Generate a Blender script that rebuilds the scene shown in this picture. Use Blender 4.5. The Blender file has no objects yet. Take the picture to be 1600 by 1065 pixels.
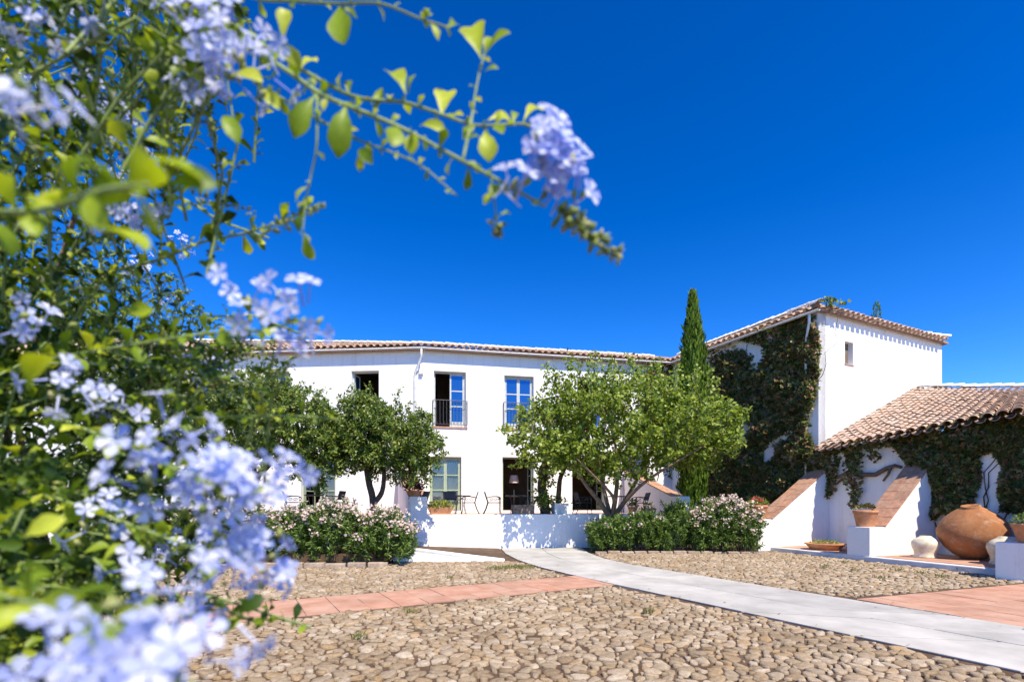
import bpy, bmesh, math, random
import numpy as np
from mathutils import Vector, Matrix, Quaternion

random.seed(7)
rng = np.random.default_rng(11)
sc = bpy.context.scene
col = sc.collection
R = math.radians

# ------------------------------------------------------------------ camera
F, CX, HZ, CH = 777.0, 800.0, 790.0, 1.65      # focal length and horizon in photo pixels, eye height in m
cam_d = bpy.data.cameras.new('camera')
cam = bpy.data.objects.new('camera', cam_d)
col.objects.link(cam)
cam.location = (0, 0, CH)
cam.rotation_euler = (R(90), 0, 0)
cam_d.sensor_width = 36
cam_d.lens = 36 * F / 1600
cam_d.shift_y = (HZ - 532.5) / 1600
cam_d.clip_start = 0.02
cam_d.clip_end = 2000
cam_d.dof.use_dof = True
cam_d.dof.focus_distance = 13.0
cam_d.dof.aperture_fstop = 3.5
sc.camera = cam

# ------------------------------------------------------------------ sky, sun, exposure
SUN_EL = R(54)
SX, SY = 0.43, -0.903
S = Vector((SX * math.cos(SUN_EL), SY * math.cos(SUN_EL), math.sin(SUN_EL))).normalized()
w = bpy.data.worlds.new('World')
sc.world = w
w.use_nodes = True
nt = w.node_tree
nt.nodes.clear()
sky = nt.nodes.new('ShaderNodeTexSky')
sky.sky_type = 'NISHITA'
sky.sun_disc = False
sky.sun_elevation = SUN_EL
sky.sun_rotation = math.atan2(SX, SY)
sky.altitude = 600
sky.air_density = 1.0
sky.dust_density = 0.1
sky.ozone_density = 6.0
gm = nt.nodes.new('ShaderNodeGamma')
gm.inputs['Gamma'].default_value = 1.35
hs = nt.nodes.new('ShaderNodeHueSaturation')
hs.inputs['Saturation'].default_value = 1.185
hs.inputs['Hue'].default_value = 0.508
hs.inputs['Value'].default_value = 1.0
bg = nt.nodes.new('ShaderNodeBackground')
bg.inputs['Strength'].default_value = 0.093
wo = nt.nodes.new('ShaderNodeOutputWorld')
nt.links.new(sky.outputs[0], gm.inputs['Color'])
nt.links.new(gm.outputs[0], hs.inputs['Color'])
nt.links.new(hs.outputs[0], bg.inputs[0])
nt.links.new(bg.outputs[0], wo.inputs[0])
sun_d = bpy.data.lights.new('sun', 'SUN')
sun_d.energy = 4.9
sun_d.angle = R(0.53)
sun_d.color = (1.0, 0.89, 0.73)
sun = bpy.data.objects.new('sun', sun_d)
sun.rotation_euler = (-S).to_track_quat('-Z', 'Y').to_euler()
sun.location = (20, -20, 30)
col.objects.link(sun)
sc.view_settings.view_transform = 'Standard'
sc.view_settings.look = 'None'
sc.view_settings.gamma = 1
sc.view_settings.exposure = 0.62
sc.render.engine = 'CYCLES'
sc.cycles.use_denoising = True
sc.cycles.max_bounces = 8
sc.cycles.transparent_max_bounces = 8

# ------------------------------------------------------------------ helpers
def P(u, v, Y):
    return Vector(((u - CX) / F * Y, Y, CH + (HZ - v) / F * Y))

def G(u, v, z=0.0):
    Y = (CH - z) * F / (v - HZ)
    return Vector(((u - CX) / F * Y, Y, z))

def tag(o, label=None, cat=None, group=None, kind=None):
    if label: o['label'] = label
    if cat: o['category'] = cat
    if group: o['group'] = group
    if kind: o['kind'] = kind
    return o

def empty(name, loc, label=None, cat=None, group=None, rz=0):
    o = bpy.data.objects.new(name, None)
    col.objects.link(o)
    o.location = loc
    o.rotation_euler = (0, 0, rz)
    o.empty_display_size = 0.1
    return tag(o, label, cat, group)

def link(name, me, parent=None):
    o = bpy.data.objects.new(name, me)
    col.objects.link(o)
    if parent is not None:
        o.parent = parent
        # geometry is written in world coordinates unless told otherwise
    return o

def unparent_offset(o):
    """keep o where its world-space geometry stands although its parent sits elsewhere"""
    p = o.parent
    m = Matrix.Identity(4)
    chain = []
    while p is not None:
        chain.append(p); p = p.parent
    for q in reversed(chain):
        m = m @ q.matrix_parent_inverse @ Matrix.LocRotScale(q.location, q.rotation_euler, q.scale)
    o.matrix_parent_inverse = m.inverted()

class MB:
    def __init__(self, M=None):
        self.v = []; self.f = []; self.M = M
    def add(self, vs, fs):
        b = len(self.v)
        if self.M is not None:
            vs = [self.M @ Vector(p) for p in vs]
        self.v.extend([tuple(p) for p in vs])
        self.f.extend([tuple(i + b for i in q) for q in fs])
        return self
    def box(self, x0, x1, y0, y1, z0, z1):
        vs = [(x0,y0,z0),(x1,y0,z0),(x1,y1,z0),(x0,y1,z0),(x0,y0,z1),(x1,y0,z1),(x1,y1,z1),(x0,y1,z1)]
        return self.add(vs, [(0,3,2,1),(4,5,6,7),(0,1,5,4),(1,2,6,5),(2,3,7,6),(3,0,4,7)])
    def prism(self, poly, z0, z1):
        n = len(poly)
        g = (lambda z: z if callable(z) else (lambda p: z))
        z0, z1 = g(z0), g(z1)
        vs = [(p[0], p[1], z0(p)) for p in poly] + [(p[0], p[1], z1(p)) for p in poly]
        fs = [tuple(range(n - 1, -1, -1)), tuple(range(n, 2 * n))]
        fs += [(i, (i + 1) % n, n + (i + 1) % n, n + i) for i in range(n)]
        return self.add(vs, fs)
    def tube(self, pts, rad, n=6, cap=True):
        pts = [Vector(p) for p in pts]
        if not isinstance(rad, (list, tuple)): rad = [rad] * len(pts)
        up = Vector((0.13, 0.21, 1)).normalized()
        vs = []; fs = []
        for i, p in enumerate(pts):
            t = (pts[min(i + 1, len(pts) - 1)] - pts[max(i - 1, 0)]).normalized()
            a = t.cross(up)
            if a.length < 1e-3: a = t.cross(Vector((1, 0, 0)))
            a.normalize(); b = t.cross(a)
            for k in range(n):
                an = 2 * math.pi * k / n
                vs.append(p + (a * math.cos(an) + b * math.sin(an)) * rad[i])
        for i in range(len(pts) - 1):
            for k in range(n):
                fs.append((i*n + k, i*n + (k+1) % n, (i+1)*n + (k+1) % n, (i+1)*n + k))
        if cap:
            fs.append(tuple(range(n)))
            fs.append(tuple(range((len(pts)-1)*n + n - 1, (len(pts)-1)*n - 1, -1)))
        return self.add(vs, fs)
    def lathe(self, prof, n=20, c=(0,0,0), cap=True):
        vs = []; fs = []
        for r, z in prof:
            for k in range(n):
                a = 2*math.pi*k/n
                vs.append((c[0] + r*math.cos(a), c[1] + r*math.sin(a), c[2] + z))
        m = len(prof)
        for i in range(m-1):
            for k in range(n):
                fs.append((i*n+k, i*n+(k+1)%n, (i+1)*n+(k+1)%n, (i+1)*n+k))
        if cap:
            fs.append(tuple(range(n-1,-1,-1))); fs.append(tuple(range((m-1)*n, m*n)))
        return self.add(vs, fs)
    def build(self, name, mat, parent=None, smooth=False, world=True, bevel=0):
        me = bpy.data.meshes.new(name)
        me.from_pydata(self.v, [], self.f)
        bm = bmesh.new(); bm.from_mesh(me)
        bmesh.ops.recalc_face_normals(bm, faces=bm.faces)
        if bevel:
            es = [e for e in bm.edges if len(e.link_faces) == 2 and e.calc_face_angle(0) > 0.6]
            bmesh.ops.bevel(bm, geom=es, offset=bevel, segments=2, affect='EDGES', profile=0.6)
        bm.to_mesh(me); bm.free()
        if smooth: me.polygons.foreach_set('use_smooth', [True]*len(me.polygons))
        me.materials.append(mat)
        o = link(name, me, parent)
        if parent is not None and world: unparent_offset(o)
        return o

def np_mesh(name, V, Fq, mat, parent=None, smooth=False, world=True):
    """V (n,3), Fq (m,k) arrays"""
    me = bpy.data.meshes.new(name)
    V = np.asarray(V, dtype=np.float32); Fq = np.asarray(Fq, dtype=np.int32)
    me.vertices.add(len(V)); me.vertices.foreach_set('co', V.ravel())
    m, k = Fq.shape
    me.loops.add(m*k); me.loops.foreach_set('vertex_index', Fq.ravel())
    me.polygons.add(m)
    me.polygons.foreach_set('loop_start', np.arange(0, m*k, k, dtype=np.int32))
    me.polygons.foreach_set('loop_total', np.full(m, k, dtype=np.int32))
    if smooth: me.polygons.foreach_set('use_smooth', np.ones(m, dtype=bool))
    me.update(calc_edges=True); me.validate()
    me.materials.append(mat)
    o = link(name, me, parent)
    if parent is not None and world: unparent_offset(o)
    return o

def scatter(tv, tf, pos, A, B, C, sx, sy=None, sz=None):
    """instance template (verts tv, faces tf) with axes A,B,C (n,3) -> one big vertex/face array"""
    sy = sx if sy is None else sy; sz = sx if sz is None else sz
    tv = np.asarray(tv, float); tf = np.asarray(tf, int)
    n = len(pos); k = len(tv)
    V = (pos[:,None,:] + tv[None,:,0,None]*(A*sx[:,None])[:,None,:] + tv[None,:,1,None]*(B*sy[:,None])[:,None,:]
         + tv[None,:,2,None]*(C*sz[:,None])[:,None,:])
    Fq = tf[None] + (np.arange(n)*k)[:,None,None]
    return V.reshape(-1,3), Fq.reshape(-1, tf.shape[1])

def unit(a): return a / np.maximum(np.linalg.norm(a, axis=-1, keepdims=True), 1e-9)

def frames(axis, roll_to=None, jitter=1.0):
    """B = axis (leaf length), C = face normal near roll_to, A = width"""
    n = len(axis); Bx = unit(axis)
    rt = rng.normal(size=(n,3))*jitter + (np.array(roll_to) if roll_to is not None else 0)
    A = unit(np.cross(Bx, rt)); C = np.cross(A, Bx)
    return A, Bx, C

# leaf templates: length along y from 0 to 1
LEAF2_V = [(0,0,0),(-.5,.42,.10),(0,.5,0),(.5,.42,.10),(0,1,-.06)]
LEAF2_F = [(0,2,1),(2,4,1),(0,3,2),(2,3,4)]
LANCE_V = [(0,0,0),(-.5,.45,.08),(0,.45,0),(.5,.45,.08),(0,1,-.10)]

def fine_leaf():
    ys = [0,.10,.26,.43,.59,.73,.85,.94,1.0]; ws = [.03,.07,.18,.34,.46,.50,.45,.30,.07]; zs=[0,.03,.06,.07,.06,.03,-.01,-.05,-.09]
    V = []; Fc = []
    for y,wd,z in zip(ys,ws,zs):
        V += [(-wd,y,z+wd*.22),(0,y,z),(wd,y,z+wd*.22)]
    for i in range(len(ys)-1):
        a = 3*i
        Fc += [(a,a+1,a+4,a+3),(a+1,a+2,a+5,a+4)]
    return np.array(V), np.array(Fc)
FINE_V, FINE_F = fine_leaf()
rows_ = [0,3,5,8]
COARSE_V = np.vstack([FINE_V[3*r:3*r+3] for r in rows_])
COARSE_F = FINE_F[:2*(len(rows_)-1)]

def in_poly(pts, poly):
    pts = np.asarray(pts); x, y = pts[:,0], pts[:,1]
    ins = np.zeros(len(pts), bool); n = len(poly)
    for i in range(n):
        x0,y0 = poly[i][:2]; x1,y1 = poly[(i+1)%n][:2]
        c = ((y0 > y) != (y1 > y)) & (x < (x1-x0)*(y-y0)/((y1-y0) if y1 != y0 else 1e-9) + x0)
        ins ^= c
    return ins

def sample_poly(poly, n):
    poly = np.array(poly, float); lo, hi = poly.min(0), poly.max(0)
    out = []
    got = 0
    while got < n:
        p = rng.uniform(lo, hi, (n*2, 2)); p = p[in_poly(p, poly)]
        out.append(p); got += len(p)
    return np.concatenate(out)[:n]

# ------------------------------------------------------------------ materials
def mat_base(name):
    m = bpy.data.materials.new(name); m.use_nodes = True
    n = m.node_tree; n.nodes.clear()
    o = n.nodes.new('ShaderNodeOutputMaterial'); b = n.nodes.new('ShaderNodeBsdfPrincipled')
    n.links.new(b.outputs[0], o.inputs[0])
    return m, n, b, o

def rnd_value(n):
    g = n.nodes.new('ShaderNodeNewGeometry'); oi = n.nodes.new('ShaderNodeObjectInfo')
    a = n.nodes.new('ShaderNodeMath'); a.operation = 'ADD'
    f = n.nodes.new('ShaderNodeMath'); f.operation = 'FRACT'
    n.links.new(g.outputs['Random Per Island'], a.inputs[0]); n.links.new(oi.outputs['Random'], a.inputs[1])
    n.links.new(a.outputs[0], f.inputs[0])
    return f.outputs[0]

def ramp(n, src, stops, interp='LINEAR'):
    r = n.nodes.new('ShaderNodeValToRGB'); r.color_ramp.interpolation = interp
    e = r.color_ramp.elements
    e[0].position, e[0].color = stops[0][0], (*stops[0][1], 1)
    e[1].position, e[1].color = stops[-1][0], (*stops[-1][1], 1)
    for p, c in stops[1:-1]:
        q = e.new(p); q.color = (*c, 1)
    n.links.new(src, r.inputs[0])
    return r.outputs[0]

def noise(n, scale, detail=4, rough=.6, coord='Position', stretch=None):
    tc = n.nodes.new('ShaderNodeNewGeometry'); t = n.nodes.new('ShaderNodeTexNoise')
    t.inputs['Scale'].default_value = scale; t.inputs['Detail'].default_value = detail
    t.inputs['Roughness'].default_value = rough
    src = tc.outputs[coord]
    if stretch:
        mp = n.nodes.new('ShaderNodeMapping'); mp.inputs['Scale'].default_value = stretch
        n.links.new(src, mp.inputs[0]); src = mp.outputs[0]
    n.links.new(src, t.inputs['Vector'])
    return t.outputs['Fac']

def mix(n, fac, a, b, mode='MIX'):
    x = n.nodes.new('ShaderNodeMix'); x.data_type = 'RGBA'; x.blend_type = mode
    for s, i in ((fac, 0), (a, 6), (b, 7)):
        if hasattr(s, 'links'): n.links.new(s, x.inputs[i])
        else: x.inputs[i].default_value = s if i == 0 else (*s, 1)
    return x.outputs[2]

def bump(n, b, h, strength, dist=.02):
    k = n.nodes.new('ShaderNodeBump'); k.inputs['Strength'].default_value = strength; k.inputs['Distance'].default_value = dist
    n.links.new(h, k.inputs['Height']); n.links.new(k.outputs[0], b.inputs['Normal'])

def surf(name, c1, c2, scale=6, rough=.85, bump_s=.3, bump_scale=30, bd=.01, metal=0, spec=.3, rand=None):
    m, n, b, o = mat_base(name)
    c = ramp(n, noise(n, scale), [(.35, c1), (.65, c2)])
    if rand:
        c = mix(n, .75, c, ramp(n, rnd_value(n), rand), 'MULTIPLY')
    n.links.new(c, b.inputs['Base Color'])
    b.inputs['Roughness'].default_value = rough; b.inputs['Metallic'].default_value = metal
    b.inputs['Specular IOR Level'].default_value = spec
    if bump_s: bump(n, b, noise(n, bump_scale, 6), bump_s, bd)
    return m

def leafmat(name, stops, trans=.35, rough=.45, spec=.4, tint=(1.25,1.3,.6), tex=0):
    m, n, b, o = mat_base(name)
    c = ramp(n, rnd_value(n), stops)
    if tex:
        c = mix(n, .5, c, ramp(n, noise(n, tex), [(.35,(.6,.6,.6)),(.65,(1.15,1.15,1.1))]), 'MULTIPLY')
    n.links.new(c, b.inputs['Base Color'])
    b.inputs['Roughness'].default_value = rough; b.inputs['Specular IOR Level'].default_value = spec
    t = n.nodes.new('ShaderNodeBsdfTranslucent')
    n.links.new(mix(n, 1.0, c, tint, 'MULTIPLY'), t.inputs['Color'])
    s = n.nodes.new('ShaderNodeMixShader'); s.inputs[0].default_value = trans
    n.links.new(b.outputs[0], s.inputs[1]); n.links.new(t.outputs[0], s.inputs[2])
    n.links.new(s.outputs[0], o.inputs[0])
    return m

def whitewash():
    m, n, b, o = mat_base('whitewash')
    c = ramp(n, noise(n, .5, 6, .7), [(.3, (.79,.785,.765)), (.5, (.84,.84,.825)), (.7, (.87,.87,.86))])
    st = ramp(n, noise(n, 4, 7, .78), [(.55, (1,1,1)), (.80, (.80,.78,.73))])
    c = mix(n, 1.0, c, st, 'MULTIPLY')
    dr = ramp(n, noise(n, 1.0, 5, .7, stretch=(3.2,3.2,.22)), [(.52, (1,1,1)), (.78, (.80,.78,.74))])
    c = mix(n, .8, c, dr, 'MULTIPLY')
    n.links.new(c, b.inputs['Base Color'])
    b.inputs['Roughness'].default_value = .92; b.inputs['Specular IOR Level'].default_value = .12
    bump(n, b, noise(n, 4, 7, .72), .45, .03)
    return m

M = {}
M['white'] = whitewash()
M['mortar_white'] = surf('mortar_white', (.62,.60,.56), (.82,.81,.78), 9, .9, .5, 25, .02)
M['grey_render'] = surf('grey_render', (.60,.60,.60), (.76,.76,.75), 3, .92, .5, 22, .015)
M['interior_shaded'] = surf('shaded_interior_plaster', (.16,.12,.09), (.20,.16,.12), 2, .9, 0)  # room plaster darkened, so part of the indoor shade is in its colour
def tile_mat():
    m, n, b, o = mat_base('roof_tile')
    c = ramp(n, noise(n, 9, 6, .7), [(.3,(.46,.33,.25)),(.5,(.60,.46,.36)),(.7,(.69,.57,.47))])
    c = mix(n, .8, c, ramp(n, rnd_value(n), [(0,(.60,.54,.50)),(.2,(1.0,.84,.72)),(.45,(.84,.78,.72)),(.7,(1.0,.92,.84)),(.85,(.95,.72,.56)),(1,(.70,.66,.64))]), 'MULTIPLY')
    li = ramp(n, noise(n, 16, 8, .8), [(.52,(0,0,0)),(.66,(1,1,1))])
    c = mix(n, li, c, (.50,.47,.40))
    dk = ramp(n, noise(n, 2.6, 7, .8), [(.54,(1,1,1)),(.76,(.50,.46,.42))])
    c = mix(n, .85, c, dk, 'MULTIPLY')
    n.links.new(c, b.inputs['Base Color']); b.inputs['Roughness'].default_value = .92; b.inputs['Specular IOR Level'].default_value = .15
    bump(n, b, noise(n, 35, 6, .7), .5, .008)
    return m
M['tile'] = tile_mat()
M['tile_dark'] = surf('channel_tile', (.26,.17,.12), (.38,.27,.20), 10, .9, .3, 40, .006)
M['brick'] = surf('coping_brick', (.36,.20,.13), (.50,.32,.22), 7, .9, .6, 30, .01, rand=[(0,(.75,.7,.68)),(.5,(1,1,1)),(1,(1.05,.88,.8))])
M['terracotta_paving'] = surf('terracotta_paving', (.41,.22,.14), (.52,.32,.225), 2.2, .82, .25, 40, .006,
                              rand=[(0,(.88,.86,.84)),(.5,(1,1,1)),(1,(1.04,.94,.9))])
M['terracotta'] = surf('terracotta', (.46,.20,.09), (.58,.29,.15), 8, .78, .25, 50, .004)
M['urn'] = None
M['concrete'] = surf('path_concrete', (.37,.36,.325), (.52,.505,.465), 1.1, .9, .35, 60, .004, rand=[(0,(.80,.80,.80)),(.5,(.95,.95,.94)),(1,(1.04,1.03,1.0))])
M['stone'] = None
M['iron'] = surf('black_iron', (.015,.016,.02), (.03,.03,.035), 20, .45, 0, spec=.5)
M['railing_iron'] = surf('railing_iron', (.06,.05,.055), (.10,.09,.09), 20, .5, 0, spec=.5)
M['sling'] = surf('dark_sling_cloth', (.012,.02,.045), (.02,.032,.065), 30, .7, .1, 80, .002)
M['sage'] = surf('sage_paint', (.30,.38,.26), (.36,.44,.31), 8, .5, .1, 40, .002)
M['grey_paint'] = surf('weathered_grey_paint', (.42,.46,.44), (.55,.58,.56), 8, .5, .1, 40, .002)
M['curtain'] = surf('white_curtain', (.72,.72,.70), (.82,.82,.80), 10, .95, 0)
M['gutter'] = surf('white_gutter', (.60,.60,.58), (.74,.74,.72), 5, .5, .1, 30, .002)
M['wood'] = surf('old_wood', (.09,.06,.045), (.17,.12,.09), 12, .8, .5, 30, .01)
M['stone_trough'] = surf('rough_stone', (.14,.10,.07), (.30,.23,.17), 9, .95, .9, 18, .03)
M['kerb_stone'] = surf('kerb_stone', (.30,.23,.17), (.48,.40,.31), 6, .95, .8, 20, .02, rand=[(0,(.75,.7,.66)),(1,(1.05,1,.95))])
M['cream'] = surf('cream_glaze_worn', (.52,.46,.32), (.72,.67,.54), 7, .8, .5, 22, .01)
M['bark'] = surf('bark', (.07,.045,.03), (.15,.10,.07), 16, .95, .9, 26, .03)
M['bark_light'] = surf('bark_light', (.14,.09,.06), (.26,.18,.12), 12, .95, .8, 26, .03)
M['soil'] = surf('soil', (.12,.08,.05), (.2,.14,.09), 8, .98, .8, 25, .02)
M['shade'] = surf('lampshade', (.70,.55,.45), (.75,.6,.5), 8, .9, 0)

def glass_sky_tint():
    m, n, b, o = mat_base('window_glass')
    b.inputs['Base Color'].default_value = (.035,.15,.29,1)  # blue of the reflected sky tinted into the glass colour
    b.inputs['Metallic'].default_value = .75
    b.inputs['Roughness'].default_value = .04
    return m
M['glass'] = glass_sky_tint()
def glass_clear():
    m, n, b, o = mat_base('clear_glass')
    t = n.nodes.new('ShaderNodeBsdfTransparent'); t.inputs[0].default_value = (.9,.92,.92,1)
    g = n.nodes.new('ShaderNodeBsdfGlossy'); g.inputs['Roughness'].default_value = .03
    fr = n.nodes.new('ShaderNodeFresnel'); fr.inputs[0].default_value = 1.6
    s = n.nodes.new('ShaderNodeMixShader')
    n.links.new(fr.outputs[0], s.inputs[0]); n.links.new(t.outputs[0], s.inputs[1]); n.links.new(g.outputs[0], s.inputs[2])
    n.links.new(s.outputs[0], o.inputs[0])
    return m
M['glass_clear'] = glass_clear()

def stone_mat():
    m, n, b, o = mat_base('river_stone')
    c = ramp(n, rnd_value(n), [(0,(.30,.23,.15)),(.15,(.47,.39,.28)),(.3,(.36,.29,.20)),(.45,(.53,.46,.36)),(.6,(.45,.33,.19)),(.75,(.37,.31,.23)),(.88,(.50,.42,.31)),(1,(.58,.51,.41))])
    t = ramp(n, noise(n, 26, 8, .78), [(.30,(.45,.41,.37)),(.5,(.86,.84,.82)),(.7,(1.12,1.10,1.06))])
    c = mix(n, .85, c, t, 'MULTIPLY')
    li = ramp(n, noise(n, .9, 6, .7), [(.35,(.72,.68,.62)),(.62,(1.06,1.04,1.0))])
    c = mix(n, 1.0, c, li, 'MULTIPLY')
    du = ramp(n, noise(n, 8, 7, .8), [(.52,(0,0,0)),(.70,(1,1,1))])
    c = mix(n, mix(n, 1.0, du, (.6,.6,.6), 'MULTIPLY'), c, (.27,.18,.105))
    n.links.new(c, b.inputs['Base Color']); b.inputs['Roughness'].default_value = .93; b.inputs['Specular IOR Level'].default_value = .15
    bump(n, b, noise(n, 38, 8, .78), .9, .016)
    return m
M['stone'] = stone_mat()
def ground_mat():
    m, n, b, o = mat_base('packed_earth')
    c = ramp(n, noise(n, 3, 8, .7), [(.3,(.065,.038,.02)),(.5,(.11,.066,.034)),(.7,(.18,.115,.06))])
    g = ramp(n, noise(n, .35, 4, .6), [(.4,(.85,.85,.85)),(.6,(1.1,1.08,1.05))])
    c = mix(n, 1.0, c, g, 'MULTIPLY')
    n.links.new(c, b.inputs['Base Color']); b.inputs['Roughness'].default_value = .97
    bump(n, b, noise(n, 40, 8, .75), .8, .02)
    return m
M['earth'] = ground_mat()
def urn_mat():
    m, n, b, o = mat_base('old_urn_clay')
    c = ramp(n, noise(n, 2.2, 7, .7), [(.3,(.27,.105,.035)),(.55,(.38,.165,.065)),(.72,(.43,.23,.12))])
    s = ramp(n, noise(n, 26, 5, .8), [(.60,(1,1,1)),(.74,(1.35,1.35,1.35))])
    c = mix(n, 1.0, c, s, 'MULTIPLY')
    bl = ramp(n, noise(n, 5, 8, .82), [(.53,(0,0,0)),(.72,(.75,.75,.75))])
    c = mix(n, bl, c, (.50,.40,.31))
    n.links.new(c, b.inputs['Base Color']); b.inputs['Roughness'].default_value = .95
    bump(n, b, noise(n, 22, 8, .8), .9, .025)
    return m
M['urn'] = urn_mat()

M['leaf_broad'] = leafmat('broad_tree_leaf', [(0,(.085,.135,.014)),(.4,(.18,.255,.028)),(.75,(.27,.35,.045)),(1,(.39,.43,.10))], .38)
M['leaf_orange'] = leafmat('orange_tree_leaf', [(0,(.05,.095,.012)),(.5,(.115,.18,.024)),(.85,(.20,.25,.04)),(1,(.36,.37,.09))], .3, .4, .45)
M['leaf_oleander'] = leafmat('oleander_leaf', [(0,(.05,.095,.02)),(.5,(.105,.18,.032)),(.85,(.17,.26,.05)),(1,(.26,.32,.07))], .3, .42)
M['petal_pink'] = leafmat('oleander_petal', [(0,(.62,.40,.36)),(.5,(.74,.58,.52)),(1,(.80,.72,.66))], .3, .7, .2, (1.1,1.0,1.0))
M['cypress'] = leafmat('cypress_scale_leaf', [(0,(.05,.10,.010)),(.5,(.10,.18,.016)),(1,(.17,.25,.03))], .15, .7, .2)
M['creeper'] = leafmat('creeper_leaf', [(0,(.035,.055,.014)),(.35,(.085,.115,.024)),(.6,(.14,.16,.035)),(.75,(.22,.10,.045)),(.88,(.32,.19,.10)),(1,(.34,.34,.10))], .32, .5)
M['leaf_plumbago'] = leafmat('plumbago_leaf', [(0,(.12,.21,.012)),(.3,(.25,.37,.018)),(.65,(.40,.50,.026)),(1,(.56,.62,.06))], .42, .45, .35, (1.3,1.25,.45), tex=60)
M['leaf_old_shaded'] = leafmat('older_shaded_plumbago_leaf', [(0,(.022,.05,.006)),(.38,(.045,.095,.009)),(.62,(.10,.175,.014)),(.8,(.22,.32,.02)),(1,(.42,.50,.04))], .40, .45, .4, (1.3,1.25,.45))  # older leaf green, with inner shade and bright flecks put into the colour
M['stem_plumbago'] = surf('plumbago_stem', (.17,.24,.06), (.30,.38,.14), 30, .6, .1, 90, .001)
M['petal_blue'] = leafmat('plumbago_petal', [(0,(.42,.49,.89)),(.5,(.63,.68,.92)),(1,(.84,.86,.95))], .42, .7, .15, (.95,.98,1.08))
M['bud'] = leafmat('plumbago_bud', [(0,(.20,.28,.05)),(.5,(.34,.40,.10)),(1,(.48,.46,.22))], .3, .5, .3)
M['petal_red'] = leafmat('red_petal', [(0,(.45,.02,.05)),(1,(.70,.06,.16))], .3, .6, .2, (1.1,.9,.9))
M['succulent'] = leafmat('yellow_green_leaf', [(0,(.14,.20,.03)),(.5,(.26,.30,.05)),(1,(.42,.40,.10))], .3)
M['purple_leaf'] = leafmat('purple_leaf', [(0,(.03,.006,.012)),(1,(.12,.02,.04))], .25, tint=(1.1,.8,.8))
M['grass'] = leafmat('dry_grass', [(0,(.10,.14,.03)),(.6,(.22,.24,.06)),(1,(.36,.32,.14))], .3)

# ------------------------------------------------------------------ ground
g = MB()
g.add([(-300,-300,0),(300,-300,0),(300,300,0),(-300,300,0)], [(0,1,2,3)])
ground = tag(g.build('ground', M['earth']), 'packed brown earth of the courtyard', 'ground', kind='structure')

D1 = Vector((-.43,.903)); D2 = Vector((.903,.43))          # tower walls
AX = Vector((-.30,.954)); AN = Vector((.954,.30))          # annexe wall direction and inward normal
KERB0 = Vector((10.55,14.8))

# path
PL = [(7.6,0.0),(5.02,4.87),(3.55,7.65),(2.13,10.34),(1.30,12.0),(.72,13.3),(.18,15.0),(-.22,17.0),(-.42,19.05)]
PR = [(10.1,0.9),(7.95,4.6),(6.88,6.68),(5.4,9.6),(4.3,11.8),(3.35,13.75),(2.85,15.4),(2.65,17.2),(2.7,19.6)]
path = empty('path', (2,11,0))
tag(path, 'pale concrete path crossing the cobbles to the terrace', 'path', kind='structure')
def lerp2(a, b, t): return (a[0]+(b[0]-a[0])*t, a[1]+(b[1]-a[1])*t)
def polyline_at(pl, t):
    t = max(0, min(.99999, t))*(len(pl)-1); i = int(t); return lerp2(pl[i], pl[i+1], t-i)
dense = 4
nseg = 16
for i in range(nseg):
    t0, t1 = i/nseg, (i+1)/nseg
    for j in range(2):
        h = .5
        a0, a1 = j*h + (.0035 if j else 0), (j+1)*h - (0 if j else .0035)
        off = (.0 if j == 0 else .5/nseg) if i < 10 else 0
        ta, tb = min(1, t0+off), min(1, t1+off)
        if tb - ta < .01: continue
        e = .0011
        ring = []
        for tt, aa in ((ta+e,a0),((ta+tb)/2,a0),(tb-e,a0),(tb-e,a1),((ta+tb)/2,a1),(ta+e,a1)):
            ring.append(lerp2(polyline_at(PL, tt), polyline_at(PR, tt), aa))
        s = MB().prism(ring, -.06, .030 + rng.uniform(0,.004))
        s.build('path_slab', M['concrete'], path, bevel=.006)
pb = MB()
pb.prism(PL + PR[::-1], -.08, .016)
pb.build('path_bed', M['kerb_stone'], path)

# terracotta strips of paving
SD = Vector((.873,.487)); SN = Vector((-.487,.873))
strip = empty('terracotta_strip', (-2,8.5,0))
tag(strip, 'band of terracotta tiles laid through the cobbles', 'paving', kind='structure')
s0 = Vector((-4.34,6.75))
def path_left_x(y):
    for (x0,y0),(x1,y1) in zip(PL[:-1], PL[1:]):
        if y0 <= y <= y1: return x0+(x1-x0)*(y-y0)/(y1-y0)
    return PL[-1][0]
def path_right_x(y):
    for (x0,y0),(x1,y1) in zip(PR[:-1], PR[1:]):
        if y0 <= y <= y1: return x0+(x1-x0)*(y-y0)/(y1-y0)
    return PR[-1][0]
TW = .48
def clip_half(poly, n, d):
    out = []
    for i in range(len(poly)):
        a, b = poly[i], poly[(i+1)%len(poly)]
        da = a[0]*n[0]+a[1]*n[1]-d; db = b[0]*n[0]+b[1]*n[1]-d
        if da <= 0: out.append(a)
        if (da < 0 < db) or (db < 0 < da):
            t = da/(da-db); out.append((a[0]+(b[0]-a[0])*t, a[1]+(b[1]-a[1])*t))
    return out
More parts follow.
